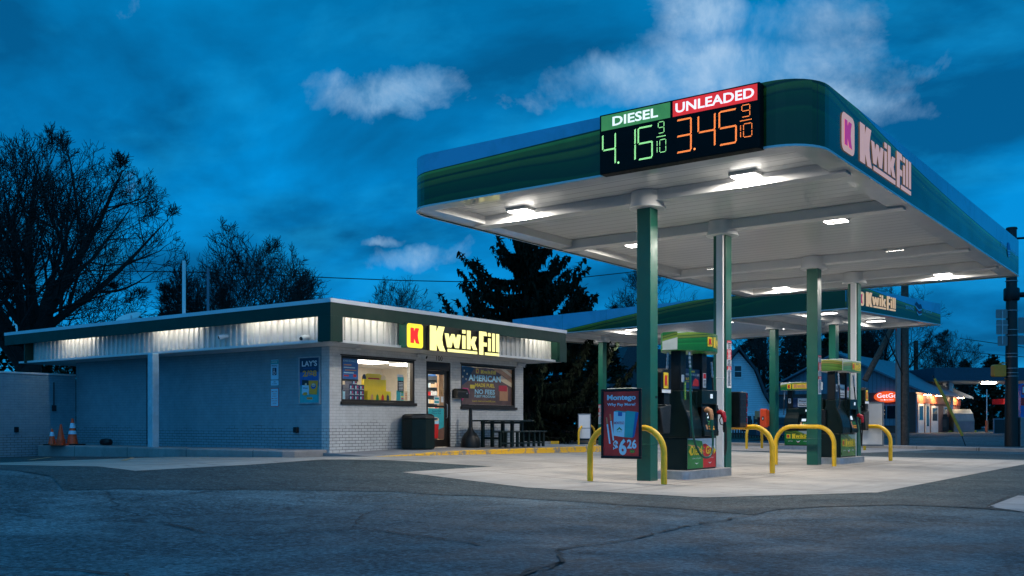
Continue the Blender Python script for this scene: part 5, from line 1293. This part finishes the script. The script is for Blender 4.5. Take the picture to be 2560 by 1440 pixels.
p = at(2512, 84); p = at(2530, 84); r = thing('price_canopy', 'low red banded canopy edge far behind the traffic pole', 'canopy', (p[0], p[1], .36), TH); o = MB(); o.box(-1.2, 6, -1, 1, 2.3, 2.75); o.build('fascia', M['pred'], r); o = MB(); o.box(.2, .5, -.2, .2, 0, 2.3); o.build('column', M['teal_sign'], r)

# ------------------------------------------------------------------ poles, wires and street furniture
p = at(2262, 45.5)
up = thing('utility_pole', 'brown wooden utility pole with diagonal brace at the road edge', 'pole', (p[0], p[1], 0), TH)
o = MB(); o.tube([(0,0,-.2),(0,0,3),(.0,0,8.3)], [.2, .185, .155], 12); o.build('trunk_post', M['wood_pole'], up, smooth=True)
o = MB(); o.tube([(-1.75,.2,3.0),(.05,.3,6.4)], [.14, .12], 10); o.build('brace', M['wood_pole'], up, smooth=True)
o = MB(); o.tube([(-1.3,-.1,6.0),(.1,-.1,2.7)], .03, 6); o.build('guy_wire', M['black'], up)
o = MB(); o.tube([(-.55,-.05,6.0),(-.2,-.05,4.6)], .045, 6); o.build('red_strut', M['pred'], up)
o = MB(); o.box(-.40,-.22,-.1,.1,0,5.4); o.build('conduit', M['teal_sign'], up, bevel=.01)
a = at(2409, 45.3); b = at(2336, 45.3)
gw = thing('guy_guard', 'leaning yellow plastic guard on a guy wire at the road edge', 'guy guard', (a[0], a[1], .02), TH)
L = 3.05
o = MB(); o.tube([(-.07,0,.45),(-1.32,0,L)], [.055, .06], 8); o.tube([(-.02,.02,.45),(-1.12,.02,2.75)], [.045, .05], 8); o.build('guard', mat('weathered_yellow', (.5, .3, .03), .6, var=.25, vscale=5), gw, smooth=True)
o = MB(); o.tube([(.1,0,-.05),(-.1,0,.5),(-1.4,0,3.2)], .018, 6); o.build('cable', M['black'], gw)
p = at(2529, 44.0)
tp = thing('traffic_pole', 'thick dark steel traffic signal pole at the right edge', 'pole', (p[0], p[1], 0), TH)
o = MB(); o.tube([(0,0,0),(0,0,4),(0,0,9.6)], [.29, .25, .21], 16); o.tube([(0,0,9.6),(0,0,9.68)], [.25, .22], 16); o.build('shaft', mat('dark_brown_steel', (.02, .016, .014), .45, metal=.3, var=.2), tp, smooth=True)
o = MB()
for z in (3.1, 3.25, 3.45, 3.95, 4.1, 4.9, 5.15, 1.05, .45, 7.3, 6.0): o.lathe([(.272, z), (.272, z+.018)], 16)
o.build('steel_band', M['steel'], tp, smooth=True)
o = MB(); o.tube([(.2,0,6.7),(5,0,6.9)], .12, 10); o.lathe([(.3,6.45),(.33,6.5),(.33,6.95),(.3,7.0)], 12); o.build('mast_arm', M['black'], tp, smooth=True)
o = MB(); o.tube([(.2,0,9.2),(5,.0,9.5)], .05, 8); o.build('lamp_arm', M['black'], tp)
for z0, z1, x0 in ((4.95, 5.6, -.72), (5.66, 6.05, -.74), (4.45, 4.88, -.66)):
    o = MB(); o.prism(rr(x0, -.22, z0, z1, .05), -.10, -.085, 'y'); o.build('sign_back', M['teal_sign'], tp)
o = MB(); o.box(-.48, -.44, -.13, -.101, 4.5, 6.0); o.box(-.74, -.2, -.12, -.101, 5.35, 5.38); o.build('sign_bracket', M['steel'], tp)
o = MB(); o.prism(rr(.24, 1.1, 5.0, 5.7, .05), -.10, -.085, 'y'); o.prism(rr(.24, 1.1, 4.5, 4.9, .05), -.10, -.085, 'y'); o.build('sign_back', M['teal_sign'], tp)
o = MB(); o.prism(rr(-.86, -.30, 3.08, 3.62, .08), -.16, .16, 'y'); o.build('pedestrian_signal', M['amber'], tp, bevel=.03)
o = MB(); o.tube([(-.3,0,3.0),(0,0,3.0)], .03, 6); o.tube([(-.55,0,3.68),(0,0,3.72)], .03, 6); o.build('signal_bracket', M['amber'], tp)
o = MB(); o.box(.3, .75, -.2, .2, 0, 1.3); o.build('control_box', M['teal_sign'], tp, bevel=.02)
# pole behind the shop
p = at(1394, 56); bp_ = thing('utility_pole', 'slightly leaning grey pole with small signs behind the shop corner', 'pole', (p[0], p[1], 0), TH)
o = MB(); o.tube([(.12,0,0),(-.12,0,4),(-.28,0,7.0)], [.19, .17, .15], 10); o.build('shaft', M['vinyl'], bp_, smooth=True)
o = MB(); o.box(-.12, .06, -.22, -.2, 1.35, 1.8); o.build('notice', M['pwhite'], bp_); o = MB(); o.box(.07, .25, -.22, -.2, 1.25, 1.75); o.build('notice', M['pcyan'], bp_)
p = at(2290, 98); o = MB(); o.tube([(0,0,0),(0,0,9.2)], .22, 8); o = o.build('utility_pole', M['wood_pole'], None, smooth=True); o.location = (p[0], p[1], 0); tag(o, 'distant dark pole rising behind the roof across the road', 'pole')
def wire(label, pts, r=.02):
    o = MB(); o.tube([(at(u, Y)[0], at(u, Y)[1], 1 + (1060 - v) / 2489 * Y) for u, v, Y in pts], r, 5); o = o.build('overhead_wire', M['black'], None)
    return tag(o, label, 'wire')
wire('long sagging wire crossing the sky behind the trees and shop', [(-60, 668, 48), (200, 676, 49), (350, 678, 50), (480, 680, 50), (640, 686, 51), (820, 694, 52), (1000, 701, 53), (1140, 704, 54), (1300, 702, 55), (1450, 694, 56), (1560, 682, 57), (1700, 665, 58)], .025)
wire('upper thin wire sloping behind the traffic pole at the right', [(2400, 846, 88), (2560, 868, 88), (2700, 884, 88)], .03)
wire('lower thin wire sloping behind the traffic pole at the right', [(2330, 868, 92), (2460, 884, 92), (2620, 897, 92)], .03)

# ------------------------------------------------------------------ houses, fence, parked car
Yh = 74
p = at(1846, Yh); hs = thing('gambrel_house', 'white clapboard house with a steep flared gable behind the fence', 'house', (p[0], p[1], .1), TH - R(6))
k = Yh / 2489
prof = [(-2.0, 0), (2.05, 0), (2.05, 2.3), (1.55, 3.3), (1.0, 5.0), (.0, 6.35), (-1.0, 5.0), (-1.55, 3.3), (-2.0, 2.3)]
prof = [(x*1.12, z*.985) for x, z in prof]
o = MB(); o.prism(prof, 0, 8, 'y'); o.build('wall', M['siding'], hs)
o = MB(); q = [(2.55, 2.15), (1.85, 3.2), (1.22, 5.0), (.0, 6.75)]; q = [(x*1.1, z*.985) for x, z in q]
for sg_ in (1, -1):
    a_ = [(x*sg_, z) for x, z in q]; b_ = [(x*sg_*.95 - .04*sg_, z - .14) for x, z in q[::-1]]; o.prism(a_ + b_, -.45, 8.3, 'y')
o.build('roof', M['asphalt_shingle'], hs)
for x0, x1, z0, z1 in ((-.27, .2, 4.4, 5.2), (.32, .68, 2.2, 3.2), (.25, .52, .35, 1.5), (.66, .94, .35, 1.5), (1.08, 1.36, .35, 1.5)):
    o = MB(); o.box(x0-.09, x1+.09, -.06, -.002, z0-.1, z1+.1); f_ = o.build('window', M['pwhite'], hs); o = MB(); o.box(x0, x1, -.075, -.061, z0, z1); o.build('pane', M['dark_glass'], f_); o = MB(); o.box(x0, x1, -.085, -.076, (z0+z1)/2-.02, (z0+z1)/2+.02); o.build('sash', M['pwhite'], f_)
o = MB(); o.box(2.3, 6.0, 1.5, 7, 0, 2.1); o.build('side_wing', M['siding'], hs); o = MB(); o.prism([(2.2, 2.1), (6.3, 2.1), (5.6, 2.9), (2.2, 3.0)], 1.2, 7.3, 'y'); o.build('wing_roof', M['asphalt_shingle'], hs)
p = at(1600, 82); h2 = thing('porch_house', 'dark roofed pale house glimpsed left of the nearest pump', 'house', (p[0], p[1], .1), TH + R(4))
o = MB(); o.box(-2.1, 7.5, 0, 7, 0, 3.7); o.build('wall', M['siding'], h2)
o = MB(); o.prism([(-2.9, 3.55), (8.2, 3.55), (7.2, 6.2), (-1.0, 7.4)], -.6, 7.5, 'y'); o.build('roof', M['asphalt_shingle'], h2)
o = MB(); o.box(-2.9, 8.2, -.75, -.6, 3.45, 3.7); o.build('gutter', M['white_trim'], h2)
for x in (-1.0, .15, 5.2):
    o = MB(); o.box(x-.1, x+.85, -.06, -.002, 1.3, 3.2); f_ = o.build('window', M['pwhite'], h2); o = MB(); o.box(x, x+.75, -.07, -.061, 1.4, 3.1); o.build('pane', M['dark_glass'], f_)
a, b = at(1690, 64), at(1965, 61)
fe = thing('picket_fence', 'dark picket fence in front of the white clapboard house', 'fence', (a[0], a[1], .05), math.atan2(b[1]-a[1], b[0]-a[0]))
L = math.dist(a, b); o = MB(); x = 0
while x < L:
    o.prism([(x, .06), (x+.09, .06), (x+.09, 1.15), (x+.045, 1.25), (x, 1.15)], -.012, .012, 'y'); x += .165
o.build('pickets', M['charcoal'], fe)
o = MB(); o.box(0, L, .013, .06, .3, .38); o.box(0, L, .013, .06, .9, .98); o.build('rail', M['charcoal'], fe)
for u, w in ((1859, .35), (1893, .3)):
    p = at(u, 61.0); r = thing('yard_sign', 'small orange notice on the picket fence, %s' % ('nearer the wiper rack' if u < 1870 else 'below the triple window'), 'sign', (p[0], p[1], 1.0 if u < 1870 else 1.3), TH); o = MB(); o.box(-w/2, w/2, -.02, 0, 0, .5); o.build('plate', M['tan'], r)
# parked car
p = at(1962, 58); car = thing('parked_car', 'dark parked car half hidden behind the far pump', 'car', (p[0], p[1], .02), TH + R(8))
o = MB(); o.prism([(-2.1,.3),(2.1,.3),(2.15,.62),(1.95,.82),(1.1,.9),(.55,1.35),(-.9,1.38),(-1.6,.95),(-2.1,.88)], -.85, .85, 'y'); o.build('body', M['darkblue'], car, bevel=.05)
o = MB()
o.plate([(.1,.92),(.95,.92),(.5,1.3),(.1,1.31)], -.856); o.plate([(-1.4,.95),(0,.92),(0,1.31),(-.85,1.32)], -.856); o.build('window', M['dark_glass'], car)
for x in (-1.35, 1.35):
    o = MB(); o.at((x, -.84, .33), 0, R(90)); o.lathe([(.33, -.1), (.33, .1)], 18); wh = o.build('wheel', M['rubber'], car, smooth=True); o = MB(); o.at((x, -.95, .33), 0, R(90)); o.lathe([(.19, 0), (.19, .02)], 14); o.build('rim', M['steel'], wh)
# grass verge behind the shop and low lumps of kerb
sheet('lawn', [(-120, 52), (-52, 50), (-38, 49.5), (-14, 62), (-30, 66), (-130, 90)], M['grass'], .02)
p = at(1330, 48); o = MB(); o.box(-1.6, .9, -.12, .12, 0, .16); o.box(.9, 1.3, -.13, .13, 0, .17, 1); o = o.build('wheel_stop', [M['concrete2'], M['yellow']], None, bevel=.02); o.location = (p[0], p[1], 0); o.rotation_euler.z = TH; tag(o, 'low concrete kerb block with yellow end beyond the shop corner', 'kerb')

# ------------------------------------------------------------------ trees
def bare_tree(label, base, seed, env, r0, stems=1, levels=4, start=.2, up=.35, kids=(9, 8, 7, 5), fork=0.0, group='bare winter trees'):
    """env = (offset x, centre height, half width, half height) of the crown the limbs grow out to"""
    rnd = random.Random(seed); t = thing('bare_tree', label, 'tree', base, TH, group)
    T, Cn = MB(), MB(); ex, ez, er, eh = env
    def reach(p, d):
        a = Vector(((p.x - ex) / er, p.y / er, (p.z - ez) / eh)); b = Vector((d.x / er, d.y / er, d.z / eh))
        A, B, C_ = b.dot(b), a.dot(b), a.dot(a) - 1
        q = B * B - A * C_
        if q < 0: return .3
        return max(.25, (-B + math.sqrt(q)) / A)
    def grow(p, d, L, r, lev):
        n = 7 if lev == 0 else (6 if lev == 1 else (4 if lev == 2 else 3)); pts = [p]; rad = [r]; dirs = [d]; q = p; dd = d.copy()
        for k in range(n):
            j = (.06, .10, .11, .07, .05)[min(lev, 4)]
            dd = (dd + Vector((rnd.gauss(0, j), rnd.gauss(0, j), rnd.gauss(0, j) + up * (.16 if lev else .08)))).normalized()
            q = q + dd * (L / n); pts.append(q); dirs.append(dd.copy()); rad.append(max(.010, r * (1 - (.93 if lev == 0 else .78) * (k + 1) / n)))
        (T if lev < 2 else Cn).tube(pts, rad, 7 if lev == 0 else (5 if lev == 1 else (4 if lev == 2 else 3)), cap=lev < 2)
        if lev >= levels: return
        m = max(2, int(kids[min(lev, len(kids)-1)] * rnd.uniform(.8, 1.2)))
        for i in range(m):
            f0 = start if lev == 0 else .2
            f = f0 + (1 - f0) * (i + rnd.random() * .95) / m
            x = min(n - 1e-3, f * n); k = int(x); pp = pts[k].lerp(pts[k+1], x - k)
            ax = Vector((rnd.gauss(0, 1), rnd.gauss(0, 1), rnd.gauss(.25, .6))); dk = dirs[k+1]
            side = ax - dk * ax.dot(dk)
            if side.length < 1e-3: continue
            side.normalize(); ang = R(rnd.uniform(26, 60))
            nd = (dk * math.cos(ang) + side * math.sin(ang)).normalized()
            LL = max(.25, min(L * (.62 if lev == 0 else .6) * rnd.uniform(.6, 1.15) * (1.2 - .45 * f), reach(pp, nd) * rnd.uniform(.7, .98)))
            grow(pp, nd, LL, max(.009, min(rad[k+1] * rnd.uniform(.5, .7), LL * .022)), lev + 1)
    if fork: T.tube([(0, 0, -.3), (.05, 0, fork*.5), (0, 0, fork)], [r0*1.35, r0*1.1, r0], 9)
    for s_ in range(stems):
        a = 2*PI*s_/stems + rnd.uniform(-.4, .4); tl = rnd.uniform(.25, 1.05) if s_ else .06
        d0 = .3 if not fork else .12
        p = Vector((math.cos(a)*d0, math.sin(a)*d0, fork - .2 - (rnd.uniform(0, fork*.3) if fork and s_ > 2 else 0))); d = Vector((math.cos(a)*tl, math.sin(a)*tl, 1)).normalized()
        grow(p, d, reach(p, d) * rnd.uniform(.8, .98), r0 * rnd.uniform(.5, .75), 0)
    T.build('trunk', M['bark'], t, smooth=True); Cn.build('crown', M['bark'], t)
    return t
def P3(u, Y, z=0.0): a = at(u, Y); return (a[0], a[1], z)
bare_tree('tallest bare tree with a thick forked trunk at the far left', P3(75, 44), 11, (.9, 8.0, 6.0, 5.7), .42, 9, 4, .14, .34, (11, 7, 6, 4), 4.8)
bare_tree('bare tree leaning out of frame at the left edge', P3(-70, 47), 23, (0, 7, 3.6, 4.6), .28, 4, 4, .15, .4, (9, 8, 6, 5), 3)
bare_tree('low twiggy tree between the two big bare trees', P3(262, 52), 5, (0, 4.6, 3.2, 4.2), .16, 8, 4, .15, .3, (10, 8, 6, 4))
bare_tree('round many stemmed bare tree behind the middle of the shop roof', P3(605, 50), 31, (0, 5.6, 4.1, 5.5), .2, 12, 4, .18, .42, (12, 8, 6, 4))
bare_tree('bushy bare tree at the right shoulder of the round one', P3(752, 54), 37, (0, 4.6, 3.0, 4.9), .16, 10, 4, .15, .4, (11, 8, 6, 4))
bare_tree('bare tree filling the left shoulder of the round one', P3(478, 53), 38, (0, 4.6, 2.7, 4.6), .15, 9, 4, .15, .4, (11, 8, 6, 4))
bare_tree('small far bare tree above the shop roof ridge', P3(1000, 78), 41, (0, 7.6, 3.2, 5.4), .26, 11, 4, .2, .6, (13, 8, 6, 4))
bare_tree('bare tree above the far canopy, left of the second column', P3(1640, 88), 43, (0, 9, 5.0, 6.0), .2, 6, 4, .3, .5, (10, 7, 6, 5))
bare_tree('dark bare tree behind the white clapboard house', P3(1905, 80), 47, (0, 7, 4, 5.5), .28, 4, 4, .15, .3, (9, 7, 6, 4), 3)
bare_tree('bare tree behind the far pumps and picket fence', P3(2030, 84), 48, (0, 7, 5, 6), .26, 4, 4, .12, .3, (9, 7, 6, 4))
bare_tree('bare tree behind the far canopy end and the braced pole', P3(2200, 92), 53, (1.0, 8.5, 5.6, 6.5), .28, 5, 4, .15, .4, (10, 8, 6, 5), 3)
bare_tree('low rounded bare tree behind the roof across the road', P3(2378, 104), 59, (0, 6.0, 3.8, 4.8), .2, 7, 4, .2, .4, (9, 7, 6, 5))

def leafy(mb, rnd, c, r, n, size, flat=.6):
    for _ in range(n):
        d = Vector((rnd.gauss(0, 1), rnd.gauss(0, 1), rnd.gauss(0, 1)))
        if d.length < .01: continue
        p = c + Vector((d.x*r[0], d.y*r[1], d.z*r[2])) * .55
        a = Vector((rnd.gauss(0, 1), rnd.gauss(0, 1), rnd.gauss(0, flat))).normalized() * size * rnd.uniform(.6, 1.5)
        b = Vector((rnd.gauss(0, 1), rnd.gauss(0, 1), rnd.gauss(0, flat))).normalized() * size * rnd.uniform(.4, 1)
        mb.face([p - a, p + b, p + a, p - b])
def spruce(label, base, seed, height, width, low=1.2):
    rnd = random.Random(seed); t = thing('spruce_tree', label, 'tree', base)
    o = MB(); o.tube([(0,0,-.2),(0,0,height*.5),(0.05,0,height)], [.34, .22, .03], 8); o.build('trunk', M['bark'], t, smooth=True)
    o = MB(); wood = MB(); z = low
    while z < height - .2:
        f = (z - low) / (height - low); Lm = width * (1 - f) ** .85 * .5 + .25
        for k in range(5 if f < .7 else 4):
            a = rnd.uniform(0, 2*PI); L = Lm * rnd.uniform(.65, 1.12); dr = rnd.uniform(.05, .2)
            n = 9; prev = None; ln = []
            for i in range(n + 1):
                s_ = i / n
                h = z + L * (.12 * s_ - (.40 + dr) * s_ * (1 - s_) * 1.5 * (1 - f) + .75 * max(0, s_ - .66))
                ln.append(Vector((math.cos(a + .12*s_) * L * s_, math.sin(a + .12*s_) * L * s_, h)))
            wood.tube(ln, [.05 * (1 - .85*i/n) + .008 for i in range(n + 1)], 4, cap=False)
            m = int(38 * L)
            for i in range(m):
                s_ = .12 + .88 * (i + rnd.random()) / m; x = min(n - 1e-3, s_ * n); q = int(x); p = ln[q].lerp(ln[q+1], x - q)
                # hanging spray: a drooping cluster of thin leaves below the limb
                wd = .10 + .36 * (1 - s_) * min(1, L / 3)
                p = p + Vector((rnd.gauss(0, wd*.5), rnd.gauss(0, wd*.5), -abs(rnd.gauss(0, .06))))
                hl = rnd.uniform(.14, .5) * (1.05 - .5*s_)
                e = Vector((rnd.gauss(0, .07), rnd.gauss(0, .07), -hl)); sd = Vector((rnd.gauss(0, 1), rnd.gauss(0, 1), rnd.gauss(0, .3))).normalized() * rnd.uniform(.05, .13)
                o.face([p - sd, p + sd, p + e + sd*.25, p + e - sd*.25])
                u_ = Vector((rnd.gauss(0, .15), rnd.gauss(0, .15), rnd.uniform(0, .12))); o.face([p - sd, p + u_, p + sd*.6])
        z += .36 if f < .75 else .26
    wood.build('limbs', M['bark'], t); o.build('crown', M['needles'], t)
    return t
spruce('big dark spruce with drooping limbs behind the shop', P3(1318, 52), 3, 14.0, 12.4, 1.0)
def dense(label, base, seed, h, w, n=2600, size=.16, name='evergreen_tree'):
    rnd = random.Random(seed); t = thing(name, label, 'tree', base)
    o = MB(); o.tube([(0,0,-.2),(0,0,h*.8)], [.2, .05], 7); o.build('trunk', M['bark'], t, smooth=True)
    o = MB(); m = 46
    for k in range(m):
        f = k / m; z = h * (.05 + .93 * f); rr_ = w * .5 * (1 - f) ** .7 + .08
        for _ in range(3):
            a = rnd.uniform(0, 2*PI); q = rr_ * rnd.uniform(.25, 1.0)
            leafy(o, rnd, Vector((math.cos(a)*q, math.sin(a)*q, z + rnd.gauss(0, .2))), (.42, .42, .34), n // (m*3), size)
    o.build('crown', M['hedge'], t); return t
dense('narrow dark conifer at the right side of the big spruce', P3(1446, 55), 5, 8.6, 4.2, 5200)
dense('dark conifer closing the gap behind the shop corner', P3(1345, 58), 6, 7.2, 7.5, 7000)
dense('dark broad conifer left of the porch house', P3(1500, 66), 7, 7.6, 6.5, 6000)
dense('tall dark evergreen behind the far canopy columns', P3(1990, 92), 8, 10.2, 8.5, 6500, .2)
dense('dark evergreen behind the pump with the olive topper', P3(2085, 90), 9, 10.5, 8.0, 6500, .2)
dense('dark evergreen between the clapboard house and far column', P3(1880, 100), 10, 11.0, 8.0, 6000, .2)
dense('dark evergreen behind the far canopy roof edge and leaning brace', P3(2170, 97), 18, 10.0, 8.0, 6000, .2)
dense('first round dark tree under the blue canopy across the road', P3(2412, 112), 12, 8.0, 4.6, 5000, .2)
dense('second round dark tree beside the thin white pole across the road', P3(2480, 108), 13, 8.4, 5.6, 5000, .2)
for u, Y, h, w, l in ((-40, 49, 5.2, 9, 'dark hedge behind the grey block wall'), (2440, 118, 4.5, 16, 'low dark hedge behind the station across the road'), (1400, 62, 3.0, 14, 'low dark hedge beyond the shop corner'), (1990, 98, 4.2, 30, 'long dark hedge behind the picket fence and pumps')):
    rnd = random.Random(int(u)); r = thing('hedge', l, 'hedge', P3(u, Y), TH); o = MB()
    for _ in range(int(w * 16)): leafy(o, rnd, Vector((rnd.uniform(-w/2, w/2), rnd.uniform(-.8, .8), rnd.uniform(.1, h*.85))), (.5, .5, .45), 22, .17)
    o.build('leaf_mass', M['hedge'], r)

# ------------------------------------------------------------------ sky
wd = bpy.data.worlds.new('World'); scene.world = wd; wd.use_nodes = True
t = NT(wd); bg = t.n['Background']
g = t.N('ShaderNodeTexCoord').outputs['Generated']; sx = t.N('ShaderNodeSeparateXYZ'); t.L(g, sx.inputs[0])
el = sx.outputs[2]
grad = t.ramp(el, [(.0, S(22, 122, 168)), (.10, S(6, 122, 186)), (.24, S(0, 122, 188)), (.40, S(0, 110, 166)), (.7, S(6, 134, 192)), (1, S(14, 146, 202))])
den = t.math('ADD', t.math('MAXIMUM', el, 0.0), .30)
pv = t.N('ShaderNodeCombineXYZ'); t.L(t.math('DIVIDE', sx.outputs[0], den), pv.inputs[0]); t.L(t.math('DIVIDE', sx.outputs[1], den), pv.inputs[1])
# long banks of darker and lighter cloud, stretched across the view direction
mp = t.N('ShaderNodeMapping'); mp.inputs['Rotation'].default_value = (0, 0, -TH); mp.inputs['Scale'].default_value = (.85, 1.1, 1); t.L(pv.outputs[0], mp.inputs['Vector'])
n1 = t.noise(mp.outputs[0], 1.9, 7, .52, .25)
n2 = t.noise(mp.outputs[0], 3.4, 7, .58, .2)
dark = t.ramp(n1, [(.40, 0.0), (.60, 1.0)])
c = t.mix(t.math('MULTIPLY', dark, .82), grad, S(2, 64, 106))
lite = t.ramp(n2, [(.50, 0.0), (.74, 1.0)])
c = t.mix(t.math('MULTIPLY', lite, .42), c, S(22, 146, 204))
# paler cumulus: each a lump of cloud in its own direction, its edge broken by noise
wn = t.N('ShaderNodeTexNoise', ins={'Scale': 9, 'Detail': 6, 'Roughness': .6}); t.L(g, wn.inputs['Vector'])
wv = t.N('ShaderNodeVectorMath', operation='MULTIPLY_ADD'); t.L(wn.outputs['Color'], wv.inputs[0]); wv.inputs[1].default_value = (.10, .10, .07); wv.inputs[2].default_value = (-.05, -.05, -.035)
gw_ = t.N('ShaderNodeVectorMath', operation='ADD'); t.L(g, gw_.inputs[0]); t.L(wv.outputs[0], gw_.inputs[1]); gq = gw_.outputs[0]
cn = t.noise(g, 11, 9, .62, .3)
def cloud(u, v, su, sv, amt, tilt=0.0):
    k = Vector(((u - 1280) / 2489, 1, (1060 - v) / 2489)).normalized()
    d = Vector((k.x*CT - k.y*ST, k.x*ST + k.y*CT, k.z)); t1 = Vector((CT, ST, 0)); t2 = d.cross(t1) * -1
    if t2.z < 0: t2 = -t2
    if tilt: t1, t2 = t1*math.cos(tilt) + t2*math.sin(tilt), t2*math.cos(tilt) - t1*math.sin(tilt)
    s_ = None
    for ax, sg_ in ((t1, su), (t2, sv)):
        dt = t.N('ShaderNodeVectorMath', operation='DOT_PRODUCT'); t.L(gq, dt.inputs[0]); dt.inputs[1].default_value = ax
        off = t.math('SUBTRACT', dt.outputs['Value'], d.dot(ax)); q = t.math('POWER', t.math('ABSOLUTE', t.math('DIVIDE', off, sg_ / 2489)), 2.0)
        s_ = q if s_ is None else t.math('ADD', s_, q)
    dt = t.N('ShaderNodeVectorMath', operation='DOT_PRODUCT'); t.L(g, dt.inputs[0]); dt.inputs[1].default_value = d
    fr = t.math('GREATER_THAN', dt.outputs['Value'], 0.0)
    return t.math('MULTIPLY', t.math('MULTIPLY', t.math('POWER', 2.718, t.math('MULTIPLY', s_, -1.0)), fr), amt)
m_ = None
for q in ((985, 235, 190, 52, 1.0, 0), (1050, 640, 110, 34, .85, .15), (960, 605, 60, 16, .6, 0), (1560, 205, 190, 62, .95, 0), (1830, 175, 300, 90, 1.0, 0), (2060, 245, 190, 60, .8, -.2), (1770, 20, 150, 60, .8, 0), (2020, 60, 160, 70, .6, 0)):
    x = cloud(*q); m_ = x if m_ is None else t.math('MAXIMUM', m_, x)
pale = t.ramp(t.math('ADD', t.math('MULTIPLY', m_, .62), t.math('MULTIPLY', cn, .9)), [(.60, 0.0), (1.18, 1.0)])
c = t.mix(t.math('MULTIPLY', pale, .80), c, t.mix(t.ramp(cn, [(.35, 0.0), (.65, 1.0)]), S(64, 132, 180), S(150, 178, 204)))
# unseen brighter sky added behind the photographer, to light surfaces facing the camera
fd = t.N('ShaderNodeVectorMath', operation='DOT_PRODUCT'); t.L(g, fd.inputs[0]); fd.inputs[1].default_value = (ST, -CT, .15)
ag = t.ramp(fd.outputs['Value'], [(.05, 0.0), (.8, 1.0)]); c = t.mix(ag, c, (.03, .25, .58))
sky = t.N('ShaderNodeTexSky'); sky.sky_type = 'NISHITA'; sky.sun_disc = False; sky.sun_elevation = R(1.0); sky.sun_rotation = R(200)
c = t.mix(.0004, c, sky.outputs[0], 'ADD')
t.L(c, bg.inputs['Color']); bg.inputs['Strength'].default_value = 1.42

# faint last daylight through the overcast, from behind the camera
sun = bpy.data.lights.new('sun', 'SUN'); sun.energy = .05; sun.angle = R(40); sun.color = (.35, .7, 1)
so = bpy.data.objects.new('sun', sun); COL.objects.link(so); so.rotation_euler = (R(50), 0, TH + R(-25))

# ------------------------------------------------------------------ camera
cam = bpy.data.cameras.new('camera'); cam.lens = 35; cam.sensor_width = 36; cam.shift_y = 340 / 2560; cam.clip_end = 2000; cam.clip_start = .05
co = bpy.data.objects.new('camera', cam); COL.objects.link(co); co.location = (0, 0, 1.0); co.rotation_euler = (R(90), 0, TH); scene.camera = co
vs = scene.view_settings; vs.view_transform = 'Standard'; vs.look = 'None'; vs.exposure = 0; vs.gamma = 1; vs.use_curve_mapping = False
cy = scene.cycles; cy.use_denoising = True; cy.max_bounces = 6; cy.diffuse_bounces = 3; cy.glossy_bounces = 3; cy.transparent_max_bounces = 8; cy.sample_clamp_indirect = 4
